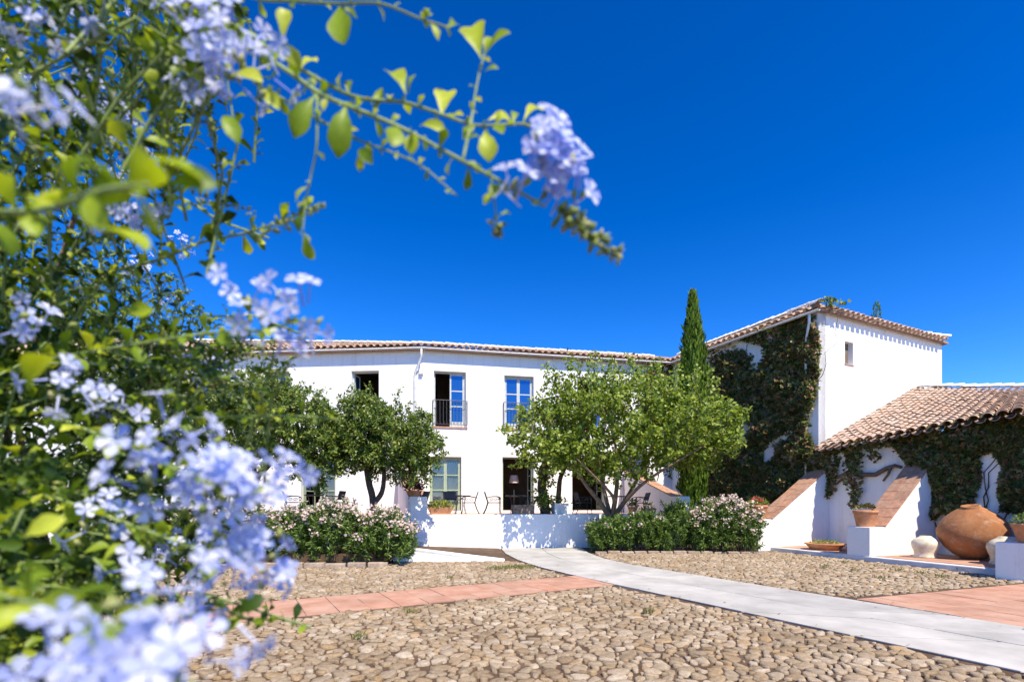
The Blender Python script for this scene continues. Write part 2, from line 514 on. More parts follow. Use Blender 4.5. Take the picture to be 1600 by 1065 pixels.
for i in range(-8, 22):
    for j in range(3):
        gp = .004
        c = [s0 + SD*(i*TW+gp) + SN*(j*TW+gp), s0 + SD*((i+1)*TW-gp) + SN*(j*TW+gp),
             s0 + SD*((i+1)*TW-gp) + SN*((j+1)*TW-gp), s0 + SD*(i*TW+gp) + SN*((j+1)*TW-gp)]
        poly = [tuple(p) for p in c]
        # stop at the path edge
        a, b = Vector(PL[3]), Vector(PL[4])
        if c[0].y < PL[3][1]: a, b = Vector(PL[2]), Vector(PL[3])
        if c[0].y > PL[4][1]: a, b = Vector(PL[4]), Vector(PL[5])
        nrm = Vector((b.y-a.y, -(b.x-a.x))).normalized()
        poly = clip_half(poly, nrm, a.dot(nrm)-.006)
        if len(poly) < 3: continue
        MB().prism(poly, -.05, .020+rng.uniform(-.003,.004)).build('paving_tile', M['terracotta_paving'], strip, bevel=.004)
strip2 = empty('terracotta_paving', (9,7,0))
tag(strip2, 'terracotta tile paving between the path and the annexe', 'paving', kind='structure')
TP = [(6.06,8.75),(10.75,10.45),(12.1,10.0),(13.6,5.2),(12.5,2.2),(9.6,2.2),(7.95,4.65),(6.9,6.72)]
o2 = Vector((6.05,8.72)); A2 = Vector((.94,.34)); B2 = Vector((-.34,.94))
def clip_convex(poly, clip):
    n = len(clip)
    for i in range(n):
        a, b = Vector(clip[i]), Vector(clip[(i+1)%n])
        nrm = Vector((-(b.y-a.y), b.x-a.x)).normalized()     # clockwise clip polygon: outside is left
        poly = clip_half(poly, nrm, a.dot(nrm))
        if len(poly) < 3: return []
    return poly
for i in range(-3, 18):
    for j in range(-22, 1):
        gp = .006; tw = .5
        c = [o2 + A2*(i*tw+gp) + B2*(j*tw+gp), o2 + A2*((i+1)*tw-gp) + B2*(j*tw+gp),
             o2 + A2*((i+1)*tw-gp) + B2*((j+1)*tw-gp), o2 + A2*(i*tw+gp) + B2*((j+1)*tw-gp)]
        cc = sum(c, Vector((0,0)))/4
        if cc.y < 3.5 or (cc.x/cc.y) > 1.35: continue
        poly = clip_convex([tuple(p) for p in c], TP)
        if len(poly) < 3: continue
        MB().prism(poly, -.05, .018+rng.uniform(-.003,.004)).build('paving_tile', M['terracotta_paving'], strip2, bevel=.004)

# cobbles: every stone is the rounded cell of a jittered packing
def cobble_cells(poly, sp, jit=.34, aniso=1.0, ang=0.0):
    ca, sa = math.cos(ang), math.sin(ang)
    rot = lambda q: np.stack([q[:,0]*ca+q[:,1]*sa, -q[:,0]*sa+q[:,1]*ca], 1)
    back = lambda q: [(x*ca-y*sa, x*sa+y*ca) for x, y in q]
    poly = rot(np.array(poly, float)); lo, hi = poly.min(0)-1, poly.max(0)+1
    nx, ny = int((hi[0]-lo[0])/(sp*aniso))+2, int((hi[1]-lo[1])/sp)+2
    pts = {}; rad = {}
    for a in range(nx):
        for b in range(ny):
            if rng.uniform() < .03: continue
            x, y = lo[0]+(a+.5*(b%2))*sp*aniso, lo[1]+b*sp
            y += .35*sp*math.sin(x*1.3+y*.7)+.25*sp*math.sin(x*3.1)
            pts[a,b] = (x + rng.normal()*jit*sp*.6*aniso, y + rng.normal()*jit*sp*.42)
            rad[a,b] = rng.uniform(-.2,.2)
    keys = [k for k in pts]
    arr = np.array([pts[k] for k in keys]); ok = in_poly(arr, poly)
    cells = []
    for k, p, good in zip(keys, arr, ok):
        if not good: continue
        w_ = sp*aniso*.85; h_ = sp*.85
        c = [(p[0]-w_,p[1]-h_*.5),(p[0]-w_*.6,p[1]-h_),(p[0]+w_*.6,p[1]-h_),(p[0]+w_,p[1]-h_*.5),(p[0]+w_,p[1]+h_*.5),(p[0]+w_*.6,p[1]+h_),(p[0]-w_*.6,p[1]+h_),(p[0]-w_,p[1]+h_*.5)]
        bare = .5+.5*math.sin(p[0]*1.7+.6*math.sin(p[1]*2.2))*math.sin(p[1]*1.9+p[0]*.6)
        for da in (-2,-1,0,1,2):
            for db in (-2,-1,0,1,2):
                if (da or db) and (k[0]+da, k[1]+db) in pts:
                    q = pts[k[0]+da, k[1]+db]
                    n = (q[0]-p[0], q[1]-p[1]); ln = math.hypot(*n)
                    if ln < 1e-4 or ln > 2.2*sp*aniso: continue
                    n = (n[0]/ln, n[1]/ln)
                    f = .5 + rad[k] - rad[k[0]+da, k[1]+db]
                    c = clip_half(c, n, n[0]*p[0]+n[1]*p[1] + ln*f*1.0 - rng.uniform(.002,.007) - .010*bare*rng.uniform(.2,1))
                    if len(c) < 3: break
            if len(c) < 3: break
        if len(c) < 3: continue
        ca_ = np.array(c); ext = ca_.max(0)-ca_.min(0)
        if ext.min() < .03: continue
        c = back(c); cells.append((np.mean(np.array(c),0), c))
    return cells

def stone_geo(cell, h):
    p, c = cell
    c = np.array(c)
    for _ in range(2):
        nx = np.roll(c, -1, 0)
        c = np.stack([.82*c+.18*nx, .18*c+.82*nx], 1).reshape(-1,2)
        if len(c) > 14: break
    # resample to 12
    nx = np.roll(c, -1, 0); L = np.linalg.norm(nx-c, axis=1); cum = np.concatenate([[0], np.cumsum(L)])
    t = np.linspace(0, cum[-1], 10, endpoint=False)
    cc = np.vstack([c, c[:1]])
    r = np.stack([np.interp(t, cum, cc[:,0]), np.interp(t, cum, cc[:,1])], 1)
    ctr = r.mean(0)
    tilt = rng.normal(size=2)*.12
    V = []
    for s, z in ((1.0,-.02),(.97,h*.55),(.84,h*.88),(.45,h)):
        q = ctr + (r-ctr)*s
        zz = z + ((q-ctr)@tilt)*(1 if z > 0 else 0) + rng.normal(size=10)*h*.10
        V.append(np.column_stack([q, zz]))
    V.append(np.array([[ctr[0], ctr[1], h*1.03]]))
    V = np.vstack(V)
    Fq = []
    for k in range(3):
        for i in range(10):
            j = (i+1)%10
            Fq += [(k*10+i, k*10+j, (k+1)*10+j), (k*10+i, (k+1)*10+j, (k+1)*10+i)]
    for i in range(10): Fq.append((30+i, 30+(i+1)%10, 40))
    return V, np.array(Fq)

def bottom_line(x): return s0.y + (x-s0.x)*SD.y/SD.x
def top_line(x): return bottom_line(x) + 1.44/SD.x
zone1 = [(-5.6,2.6),(6.2,2.6),(5.1,4.5),(2.05,10.2),(-5.6,bottom_line(-5.6)-.12)]
zone2 = [(-8.5,top_line(-8.5)+.12),(1.25,top_line(1.25)+.12),(.62,13.2),(.1,14.75),(-3.3,14.5),(-3.6,13.25),(-8.5,12.9)]
zone3 = [(5.32,9.95),(6.2,8.98),(10.75,10.62),(11.45,11.2),(11.25,12.2),(10.4,14.9),(9.45,17.9),(8.7,17.55),(2.85,17.1),(3.0,15.4),(3.5,13.75),(4.45,11.8)]
cobbles = empty('cobbled_yard', (0,8,0))
tag(cobbles, 'river stone cobbles set in brown earth across the courtyard', 'cobbles', kind='structure')
geos = []
for zone, sp, an, ang in ((zone1,.102,1.55,.22),(zone2,.11,1.4,.3),(zone3,.11,1.4,-.1)):
    for cell in cobble_cells(zone, sp, .40, an, ang):
        h = rng.uniform(.012,.036)
        V, Fq = stone_geo(cell, h)
        p = cell[0]; u = CX + F*p[0]/p[1]; v = HZ + F*CH/p[1]
        size = (1.0/p[1]) if (290 < u < 1610 and v < 1075) else 0
        geos.append((size, V, Fq))
geos.sort(key=lambda t: -t[0])
for size, V, Fq in geos[:300]:
    c = V.mean(0); c[2] = 0
    o = np_mesh('cobble', V-c, Fq, M['stone'], cobbles, True)
    o.location = c
Vs, Fs, b = [], [], 0
for size, V, Fq in geos[300:]:
    Vs.append(V); Fs.append(Fq+b); b += len(V)
tag(np_mesh('small_cobbles', np.vstack(Vs), np.vstack(Fs), M['stone'], cobbles, True), kind='stuff')

# weeds between the stones
def grass_patch(name, spots, label, blades, hgt):
    pos = []
    for (x,y,r,n) in spots:
        a = rng.uniform(0,6.28,n); q = np.sqrt(rng.uniform(0,1,n))*r
        pos.append(np.column_stack([x+np.cos(a)*q, y+np.sin(a)*q*.8, np.full(n,.02)]))
    pos = np.vstack(pos); n = len(pos)
    ax = unit(rng.normal(size=(n,3))*np.array([.5,.5,.2])+np.array([0,0,1]))
    A,Bx,C = frames(ax)
    ln = rng.uniform(.4,1.0,n)*hgt
    V,Fq = scatter(LANCE_V, LEAF2_F, pos, A,Bx,C, ln*.16, ln, ln)
    return tag(np_mesh(name, V, Fq, M['grass']), label, 'grass', kind='stuff')
gp = [(G(810,888).x, G(810,888).y, .45, 260), (G(780,890).x, G(780,890).y, .35, 120)]
for (u,v) in ((1320,880),(1405,893),(1440,897),(1375,905),(1500,892),(1335,893),(1290,888),(1470,903),(640,960),(560,1000),(1010,960),(700,905)):
    q = G(u,v); gp.append((q.x,q.y,.10,26))
grass_patch('weeds', gp, 'tufts of dry weeds growing between the cobbles', 1, .13)

# dry fallen leaves, gathered along the edges of the path and under the trees
fl_p = []
for k in range(170):
    t_ = rng.uniform(.1,.98); e_ = polyline_at(PL if rng.uniform() < .5 else PR, t_)
    fl_p.append((e_[0]+rng.normal()*.22, e_[1]+rng.normal()*.22, .045))
for k in range(120):
    fl_p.append((rng.uniform(2.4,6.5), 16.9-abs(rng.normal())*1.6, .045))
for k in range(90):
    fl_p.append((rng.uniform(-7,-3.2), 13.1-abs(rng.normal())*.7, .045))
fl_p = np.array(fl_p); nfl = len(fl_p)
ax_ = np.column_stack([rng.normal(size=(nfl,2)), rng.normal(size=nfl)*.15])
A_,B_,C_ = frames(ax_, (0,0,3), .5)
ln_ = rng.uniform(.03,.065,nfl)
V_,F_ = scatter(LEAF2_V, LEAF2_F, fl_p, A_,B_,C_, ln_*.6, ln_, ln_)
M['dry_leaf'] = leafmat('dry_leaf', [(0,(.16,.09,.04)),(.5,(.30,.19,.07)),(1,(.42,.34,.10))], .2, .8, .2, (1.1,1,.7))
tag(np_mesh('fallen_leaves', V_, F_, M['dry_leaf']), 'dry fallen leaves scattered along the path and under the trees', 'leaves', kind='stuff')

# raised bed beside the terrace, with low white retaining wall
bedz = lambda p: max(.03, min(.34, .06 + (-.2-p[0])*.085)) if p[1] < 16 else max(.01, min(.22, .02+(-.4-p[0])*.045))
LW0, LW1 = (-3.5,14.75), (-.22,14.85)
bp = [LW0, LW1, (-.30,17.0), (-.50,19.2), (-4.3,18.5), (-14,16.6), (-14,13.55), (-3.9,13.65)]
bed = MB().prism(bp, -.05, bedz).build('planting_bed', M['earth'])
tag(bed, 'raised sloping bed of earth and pebbles below the terrace wall', 'bed', kind='structure')
lw = MB()
lw.add([(LW0[0],LW0[1]-.12,-.05),(LW1[0],LW1[1]-.12,-.05),(LW1[0],LW1[1]+.12,-.05),(LW0[0],LW0[1]+.12,-.05),
        (LW0[0],LW0[1]-.12,.40),(LW1[0],LW1[1]-.12,.07),(LW1[0],LW1[1]+.12,.07),(LW0[0],LW0[1]+.12,.40),
        (LW0[0]+.75,LW0[1]-.12,.385),(LW0[0]+.75,LW0[1]+.12,.385)],
       [(0,3,2,1),(0,1,5,8,4),(3,7,9,6,2),(1,2,6,5),(0,4,7,3),(4,8,9,7),(8,5,6,9)])
tag(lw.build('retaining_wall', M['white'], bevel=.02), 'low whitewashed retaining wall tapering down to the path', 'wall')

# ------------------------------------------------------------------ wall planes
class Plane:
    """vertical wall: origin, unit direction along it (pointing right in plan), inward normal to its left"""
    def __init__(self, o, d):
        self.o = Vector(o); self.d = Vector(d).normalized(); self.n = Vector((-self.d.y, self.d.x))   # inward
        self.M = Matrix(((self.d.x, self.n.x, 0, self.o.x), (self.d.y, self.n.y, 0, self.o.y), (0,0,1,0), (0,0,0,1)))
    def s(self, u):
        k = (u-CX)/F
        return (k*self.o.y - self.o.x)/(self.d.x - k*self.d.y)
    def z(self, u, v):
        y = self.o.y + self.d.y*self.s(u)
        return CH + (HZ-v)/F*y
    def rect(self, u0, u1, v0, v1):
        um = (u0+u1)/2
        return (self.s(u0), self.s(u1), self.z(um,v1), self.z(um,v0))
    def pt(self, s, y, z): return self.M @ Vector((s, y, z))

def wall(mb, s0, s1, z0, z1, th, holes):
    xs = sorted(set([s0,s1]+[h[0] for h in holes]+[h[1] for h in holes]))
    zs = sorted(set([z0,z1]+[h[2] for h in holes]+[h[3] for h in holes]))
    ishole = lambda i,j: any(h[0]-1e-6 <= (xs[i]+xs[i+1])/2 <= h[1] and h[2] <= (zs[j]+zs[j+1])/2 <= h[3] for h in holes)
    vid = {}; vs = []; fs = []
    def V(i,j,k):
        if (i,j,k) not in vid:
            vid[i,j,k] = len(vs); vs.append((xs[i], k*th, zs[j]))
        return vid[i,j,k]
    nx, nz = len(xs)-1, len(zs)-1
    solid = lambda i,j: 0 <= i < nx and 0 <= j < nz and not ishole(i,j)
    for i in range(nx):
        for j in range(nz):
            if not solid(i,j): continue
            fs.append((V(i,j,0),V(i+1,j,0),V(i+1,j+1,0),V(i,j+1,0)))
            fs.append((V(i,j,1),V(i,j+1,1),V(i+1,j+1,1),V(i+1,j,1)))
            if not solid(i-1,j): fs.append((V(i,j,0),V(i,j+1,0),V(i,j+1,1),V(i,j,1)))
            if not solid(i+1,j): fs.append((V(i+1,j,0),V(i+1,j,1),V(i+1,j+1,1),V(i+1,j+1,0)))
            if not solid(i,j-1): fs.append((V(i,j,0),V(i,j,1),V(i+1,j,1),V(i+1,j,0)))
            if not solid(i,j+1): fs.append((V(i,j+1,0),V(i+1,j+1,0),V(i+1,j+1,1),V(i,j+1,1)))
    mb.add(vs, fs)

# ------------------------------------------------------------------ roof tiles
def tile_mesh(name, r0, r1, L, th, mat, nseg=7):
    V = []; Fc = []
    for y, r in ((0,r0),(L,r1)):
        for rr in (r, r-th):
            for k in range(nseg+1):
                a = math.pi*k/nseg
                V.append((-rr*math.cos(a), y, rr*math.sin(a)*.82))
    m = nseg+1
    for k in range(nseg):
        Fc.append((k, k+1, 2*m+k+1, 2*m+k))             # outer
        Fc.append((m+k+1, m+k, 3*m+k, 3*m+k+1))         # inner
        Fc.append((k+1, k, m+k, m+k+1))                 # lower end
    return np.array(V), np.array(Fc)
TILE_V, TILE_F = tile_mesh('tile', .125, .10, .50, .018, None)
def shared(name, V, Fc, mat):
    me = bpy.data.meshes.new(name); me.from_pydata([tuple(v) for v in V], [], [tuple(int(i) for i in f) for f in Fc])
    me.polygons.foreach_set('use_smooth', [True]*len(me.polygons)); me.materials.append(mat); return me
TILE_ME = shared('roof_tile', TILE_V, TILE_F, M['tile'])
RIDGE_ME = shared('ridge_tile', TILE_V*np.array([1.35,1,1.3]), TILE_F, M['mortar_white'])

def tile_field(roof, lines, expo=.40, n_single=300, vis=None):
    """lines: list of (start, end) eave->ridge of the cover-tile columns; channels go between columns"""
    items = []; chan = []
    up = Vector((0,0,1))
    cols = []
    for ci, (a, b) in enumerate(lines):
        a, b = Vector(a), Vector(b)
        run = (b-a).length
        nb = lines[ci+1] if ci+1 < len(lines) else lines[ci-1]
        side = (Vector(nb[0])-a) * (1 if ci+1 < len(lines) else -1)
        y = (b-a).normalized(); nz = side.cross(y)
        if nz.z < 0: nz = -nz
        nz.normalize(); x = y.cross(nz).normalized()
        k = 0
        while k*expo < run-.1 or k == 0:
            j = Vector((rng.normal()*.006, rng.normal()*.006, 0))
            yy = (y + x*rng.normal()*.02 - nz*.055 + nz*rng.normal()*.008).normalized()
            zz = x.cross(yy).normalized(); xx = yy.cross(zz)
            pos = a + y*(k*expo) + nz*(.075 + .004*rng.normal()) + j
            sc_ = rng.uniform(.95,1.06)
            m = Matrix(((xx.x*sc_,yy.x,zz.x*sc_,pos.x),(xx.y*sc_,yy.y,zz.y*sc_,pos.y),(xx.z*sc_,yy.z,zz.z*sc_,pos.z),(0,0,0,1)))
            items.append((pos.length, k, m))
            if ci+1 < len(lines):
                pc = pos + side*.5 - nz*.055 - y*.05
                chan.append(Matrix(((xx.x,yy.x,-zz.x,pc.x),(xx.y,yy.y,-zz.y,pc.y),(xx.z,yy.z,-zz.z,pc.z),(0,0,0,1))))
            k += 1
    if vis is None: vis = lambda m: True
    items.sort(key=lambda t: (not vis(t[2]), t[0]))
    for d, k, m in items[:n_single]:
        o = link('roof_tile', TILE_ME, roof); unparent_offset(o); o.matrix_basis = m
    def join(ms, name, mat):
        if not ms: return
        ms_ = np.array([[list(r) for r in m] for m in ms])
        V = np.einsum('nij,kj->nki', ms_[:,:3,:3], TILE_V) + ms_[:,None,:3,3]
        Fq = TILE_F[None] + (np.arange(len(ms))*len(TILE_V))[:,None,None]
        tag(np_mesh(name, V.reshape(-1,3), Fq.reshape(-1,4), mat, roof, True), kind='stuff')
    join([m for d,k,m in items[n_single:]], 'upper_roof_tiles', M['tile'])
    join(chan, 'channel_tiles', M['tile_dark'])

def ridge_line(roof, a, b, expo=.38):
    a, b = Vector(a), Vector(b); y = (b-a).normalized(); n = max(1, int((b-a).length/expo))
    x = y.cross(Vector((0,0,1))).normalized(); z = x.cross(y)
    for k in range(n):
        p = a + y*(k*expo) + z*(.15+rng.normal()*.008)
        yy = (y - z*.05).normalized(); zz = x.cross(yy)
        o = link('ridge_tile', RIDGE_ME, roof); unparent_offset(o)
        o.matrix_basis = Matrix(((x.x,yy.x,zz.x,p.x),(x.y,yy.y,zz.y,p.y),(x.z,yy.z,zz.z,p.z),(0,0,0,1)))

def sheet(name, pts, th, mat, parent):
    n = len(pts); vs = [tuple(p) for p in pts] + [(p[0],p[1],p[2]-th) for p in pts]
    fs = [tuple(range(n)), tuple(range(2*n-1,n-1,-1))] + [(i,(i+1)%n,n+(i+1)%n,n+i) for i in range(n)]
    return MB().add(vs, fs).build(name, mat, parent)

def gutter(parent, pts, mat):
    """half-round gutter along pts"""
    pts = [Vector(p) for p in pts]; vs = []; fs = []; n = 7
    for i, p in enumerate(pts):
        t = (pts[min(i+1,len(pts)-1)]-pts[max(0,i-1)]).normalized(); x = t.cross(Vector((0,0,1))).normalized()
        for r in (.075,.066):
            for k in range(n):
                a = math.pi*k/(n-1)
                vs.append(p + x*(math.cos(a)*r) + Vector((0,0,-math.sin(a)*r)))
    m = 2*n
    for i in range(len(pts)-1):
        for k in range(n-1):
            fs.append((i*m+k, i*m+k+1, (i+1)*m+k+1, (i+1)*m+k)); fs.append((i*m+n+k+1, i*m+n+k, (i+1)*m+n+k, (i+1)*m+n+k+1))
        fs.append((i*m, (i+1)*m, (i+1)*m+n, i*m+n)); fs.append((i*m+n-1, i*m+2*n-1, (i+1)*m+2*n-1, (i+1)*m+n-1))
    return MB().add(vs, fs).build('gutter', mat, parent, True)

# ------------------------------------------------------------------ main house
TCORN = Vector((12.02,19.5))                 # near corner of the tower
EZ = 9.28                                    # top of the long walls
K = Vector((-4.36,24.2))
FR = Plane(K, (1,.196)); FL = Plane(K, (1,-.084))
house = empty('main_house', (K.x,K.y,0), 'long two storey whitewashed house with tiled roof behind the terrace', 'house')
TZ = 1.33
upper = [(549,592,579,664,'open'),(413,452,580,664,'glazed')]
upR = [(678,728,580,666,'half'),(788,834,587,669,'glazed'),(902,944,589,672,'half')]
lowL = [(470,524,716,797,'curtain_half'),(213,246,574,602,'slot')]
lowR = [(671,721,713,797,'curtain'),(785,834,714,797,'open_leaf'),(894,946,716,797,'open_leaf')]
hl = [FL.rect(*a[:4]) for a in upper+lowL]; hr = [FR.rect(*a[:4]) for a in upR+lowR]
SJ = 14.6
wm = MB(FL.M); wall(wm, -30, 0, 0, EZ, .45, hl); wm.build('wall', M['white'], house)
wm = MB(FR.M); wall(wm, .0005, SJ, 0, EZ, .45, hr); wm.build('wall', M['white'], house)
# rooms behind: back wall, floors, partitions (dark inside: few openings, and room shade in the wall colour)
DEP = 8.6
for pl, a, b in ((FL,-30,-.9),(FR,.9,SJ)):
    MB(pl.M).box(a,b,DEP-.3,DEP,0,EZ).build('rear_wall', M['interior_shaded'], house)
    MB(pl.M).box(a,b,.46,DEP-.31,1.28,1.44).build('floor', M['interior_shaded'], house)
    MB(pl.M).box(a,b,.46,DEP-.31,5.2,5.42).build('floor', M['interior_shaded'], house)
    MB(pl.M).box(a,b,.46,DEP-.31,EZ-.25,EZ-.05).build('ceiling', M['interior_shaded'], house)
    MB(pl.M).box(a,b,4.2,4.3,1.45,5.19).build('partition_wall', M['interior_shaded'], house)
    MB(pl.M).box(a,b,4.2,4.3,5.43,EZ-.26).build('partition_wall', M['interior_shaded'], house)

def french_leaf(pl, s0, s1, z0, z1, y, parent, frame, glass, panel=True, curtain=None, swing=0, hinge='r', rows=3):
    """a glazed door leaf: stiles, rails, glazing bars as the leaf; panes and curtain are its pieces"""
    wdt = s1-s0
    if swing:
        hx = s1 if hinge == 'r' else s0
        Ml = pl.M @ Matrix.Translation((hx,y,0)) @ Matrix.Rotation(swing,4,'Z') @ Matrix.Translation((-hx,-y,0))
    else: Ml = pl.M
    st = .075
    m = MB(Ml)
    m.box(s0,s0+st,y,y+.05,z0,z1); m.box(s1-st,s1,y,y+.05,z0,z1)
    pz = z0 + (.0 if not panel else (z1-z0)*.06)
    m.box(s0+st,s1-st,y+.002,y+.048,z0,pz+.09); m.box(s0+st,s1-st,y+.002,y+.048,z1-st,z1)
    zz = [pz+.09 + (z1-st-pz-.09)*i/rows for i in range(rows+1)]
    for i in range(1,rows): m.box(s0+st,s1-st,y+.004,y+.046,zz[i]-.028,zz[i]+.028)
    leaf = m.build('door_leaf', frame, parent)
    for i in range(rows):
        a = zz[i]+(.028 if i else 0); b = zz[i+1]-(.028 if i < rows-1 else 0)
        MB(Ml).box(s0+st-.004,s1-st+.004,y+.020,y+.030,a-.004,b+.004).build('pane', glass, leaf)
        if curtain:
            cb = MB(Ml); n = 18; vs=[]; fs=[]
            top = b-.10
            for k in range(n+1):
                x = s0+st+.01+(wdt-2*st-.02)*k/n; yy = y+.075+.018*math.sin(k*2.3)
                vs += [(x,yy,a+.02),(x,yy,top+.025*math.sin(k*1.6))]
            for k in range(n): fs.append((2*k,2*k+2,2*k+3,2*k+1))
            cb.add(vs,fs).build('curtain', curtain, leaf, True)
    return leaf

def railing(pl, s0, s1, z0, hgt, parent):
    y = -.06
    m = MB(pl.M)
    m.tube([(s0-.06,y,z0+.09),(s1+.06,y,z0+.09),(s1+.06,y,z0+.10),(s1+.06,y,z0+hgt-.01),(s1+.06,y,z0+hgt),(s0-.06,y,z0+hgt),(s0-.06,y,z0+hgt-.01),(s0-.06,y,z0+.10),(s0-.06,y,z0+.09)], .016, 5)
    for s in (s0-.05,s1+.05): m.box(s-.015,s+.015,y+.018,.02,z0+hgt-.06,z0+hgt-.03); m.box(s-.015,s+.015,y+.018,.02,z0+.11,z0+.14)
    r = m.build('balcony_railing', M['railing_iron'], parent)
    n = 10
    for k in range(n+1):
        s = s0-.04+(s1-s0+.08)*k/n
        b = MB(pl.M).tube([pl_local for pl_local in ((s,y,z0+.105),(s,y,z0+.3),(s,y,z0+hgt-.025))], .011, 5)
        if k < n:
            b.tube([(s+.03+.03*math.cos(t), y, z0+.17+.035*math.sin(t)) for t in np.linspace(0,6.28,7)], .008, 4)
        b.build('bar', M['railing_iron'], r)

def opening(pl, spec, rect):
    s0,s1,z0,z1 = rect; kind = spec[4]; y = .20
    if kind == 'slot':
        MB(pl.M).box(s0,s1,.25,.30,z0,z1).build('shutter', M['wood'], house); return
    fr = M['grey_paint'] if z0 > 4 else M['sage']
    m = MB(pl.M); t = .07
    m.box(s0,s0+t,y,y+.09,z0,z1); m.box(s1-t,s1,y,y+.09,z0,z1); m.box(s0+t,s1-t,y+.001,y+.089,z1-t,z1)
    frm = m.build('door_frame', fr, house)
    a, b, zt = s0+t, s1-t, z1-t
    mid = (a+b)/2
    if z0 > 4:
        gl = M['glass']
        if kind == 'glazed':
            french_leaf(pl,a+.004,mid-.002,z0+.03,zt-.004,y+.02,house,fr,gl); french_leaf(pl,mid+.002,b-.004,z0+.03,zt-.004,y+.02,house,fr,gl)
        elif kind == 'half':
            french_leaf(pl,mid+.002,b-.004,z0+.03,zt-.004,y+.02,house,fr,gl)
            french_leaf(pl,a+.004,mid-.002,z0+.03,zt-.004,y+.10,house,fr,gl,swing=R(86),hinge='l')
        else:
            french_leaf(pl,a+.004,mid-.002,z0+.03,zt-.004,y+.10,house,fr,gl,swing=R(88),hinge='l')
            french_leaf(pl,mid+.002,b-.004,z0+.03,zt-.004,y+.10,house,fr,gl,swing=R(-88),hinge='r')
        railing(pl, s0, s1, z0, 1.28, house)
        MB(pl.M).box(s0-.08,s1+.08,-.05,.0,z0-.09,z0-.01).build('sill', M['brick'], house)
    else:
        gl = M['glass_clear']
        if kind == 'curtain':
            french_leaf(pl,a+.004,mid-.002,z0+.03,zt-.004,y+.02,house,fr,gl,curtain=M['curtain']); french_leaf(pl,mid+.002,b-.004,z0+.03,zt-.004,y+.02,house,fr,gl,curtain=M['curtain'])
        elif kind == 'curtain_half':
            french_leaf(pl,mid+.002,b-.004,z0+.03,zt-.004,y+.02,house,fr,gl,curtain=M['curtain'])
            french_leaf(pl,a+.004,mid-.002,z0+.03,zt-.004,y+.10,house,fr,gl,swing=R(80),hinge='l')
        else:
            french_leaf(pl,mid+.25,b-.004,z0+.03,zt-.004,y+.12,house,fr,gl,swing=R(-80),hinge='r')
            french_leaf(pl,a+.004,mid-.25,z0+.03,zt-.004,y+.12,house,fr,gl,swing=R(86),hinge='l')
        MB(pl.M).box(s0+.004,s1-.004,.02,.46,z0-.11,z0+.01).build('threshold', M['brick'], house)
for sp_, h_ in zip(upper+lowL, hl): opening(FL, sp_, h_)
for sp_, h_ in zip(upR+lowR, hr): opening(FR, sp_, h_)

# roof of the main house
OV = .26
roof = empty('roof', (0,0,0)); roof.parent = house; unparent_offset(roof)
roofM = roof
half = DEP/2+.1
def eave_pt(pl, s, y=-OV, z=EZ): return pl.pt(s, y, z)
# bisector at the kink
kink_e = K + (-(FR.n+FL.n).normalized())*OV/ math.cos(R(8))
kink_r = K + (FR.n+FL.n).normalized()*half
zr_k, zr_l, zr_r = EZ+1.55, EZ+2.45, EZ+1.62
eL, eR = eave_pt(FL,-29.5), eave_pt(FR,SJ)
rL, rR = FL.pt(-29.5, half, EZ+2.7), FR.pt(SJ, half, zr_r)
eK = Vector((kink_e.x,kink_e.y,EZ)); rK = Vector((kink_r.x,kink_r.y,zr_k))
sheet('roof_deck', [eL,eK,rK,rL], .10, M['tile_dark'], roof)
sheet('roof_deck', [eK,eR,rR,rK], .10, M['tile_dark'], roof)
bL, bR = FL.pt(-29.5, DEP+.4, EZ-.0), FR.pt(SJ, DEP+.4, EZ)
kb = K + (FR.n+FL.n).normalized()*(DEP+.4); bK = Vector((kb.x,kb.y,EZ))
sheet('roof_deck', [rL,rK,bK,bL], .10, M['tile_dark'], roof)
sheet('roof_deck', [rK,rR,bR,bK], .10, M['tile_dark'], roof)
def ruled(e0,e1,r0,r1,sp):
    n = int((e1-e0).length/sp)
    return [(e0.lerp(e1,(i+.5)/n), r0.lerp(r1,(i+.5)/n)) for i in range(n)]
out = Vector((-(FR.n+FL.n).normalized().x, -(FR.n+FL.n).normalized().y, 0))
oo = out*.10
e_all = ruled(eL+oo,eK+oo,rL,rK,.33) + ruled(eK+oo,eR+oo,rK,rR,.33)
def vis_main(m):
    t = m.translation; u = CX+F*t.x/t.y
    return 440 < u < 1065
tile_field(roof, e_all, .42, 300, vis_main)
ridge_line(roof, rL, rK); ridge_line(roof, rK, rR)
# cornice under the eave, gutter, downpipe
gz = EZ-.03
gL, gK, gR = FL.pt(-29.5,-OV-.10,gz), Vector((kink_e.x,kink_e.y,gz))+out*.10, FR.pt(SJ-.75,-OV-.10,gz)
gutter(house, [gL,gK,gR], M['gutter'])
for k in range(0, 34):
    s = SJ-1.5-k*1.3
    pl = FR if s > 0 else FL
    a = pl.pt(s, -OV-.02, gz-.02); b = pl.pt(s, .02, gz-.14)
    MB().tube([a,b], .014, 4).build('gutter_bracket', M['gutter'], house)
dp = MB(); s = -.28
q = [gK+Vector((0,0,-.06)), gK+Vector((0,0,-.42)), FL.pt(-.35,-.08,gz-1.15), FL.pt(-.35,-.07,gz-1.4), FL.pt(-.35,-.07,1.4)]
dp.tube(q, .05, 8).build('downpipe', M['gutter'], house, True)
MB(FL.M).box(-.13,.05,-.14,-.005,gz-1.22,gz-.98).build('wall_lamp', M['gutter'], house)

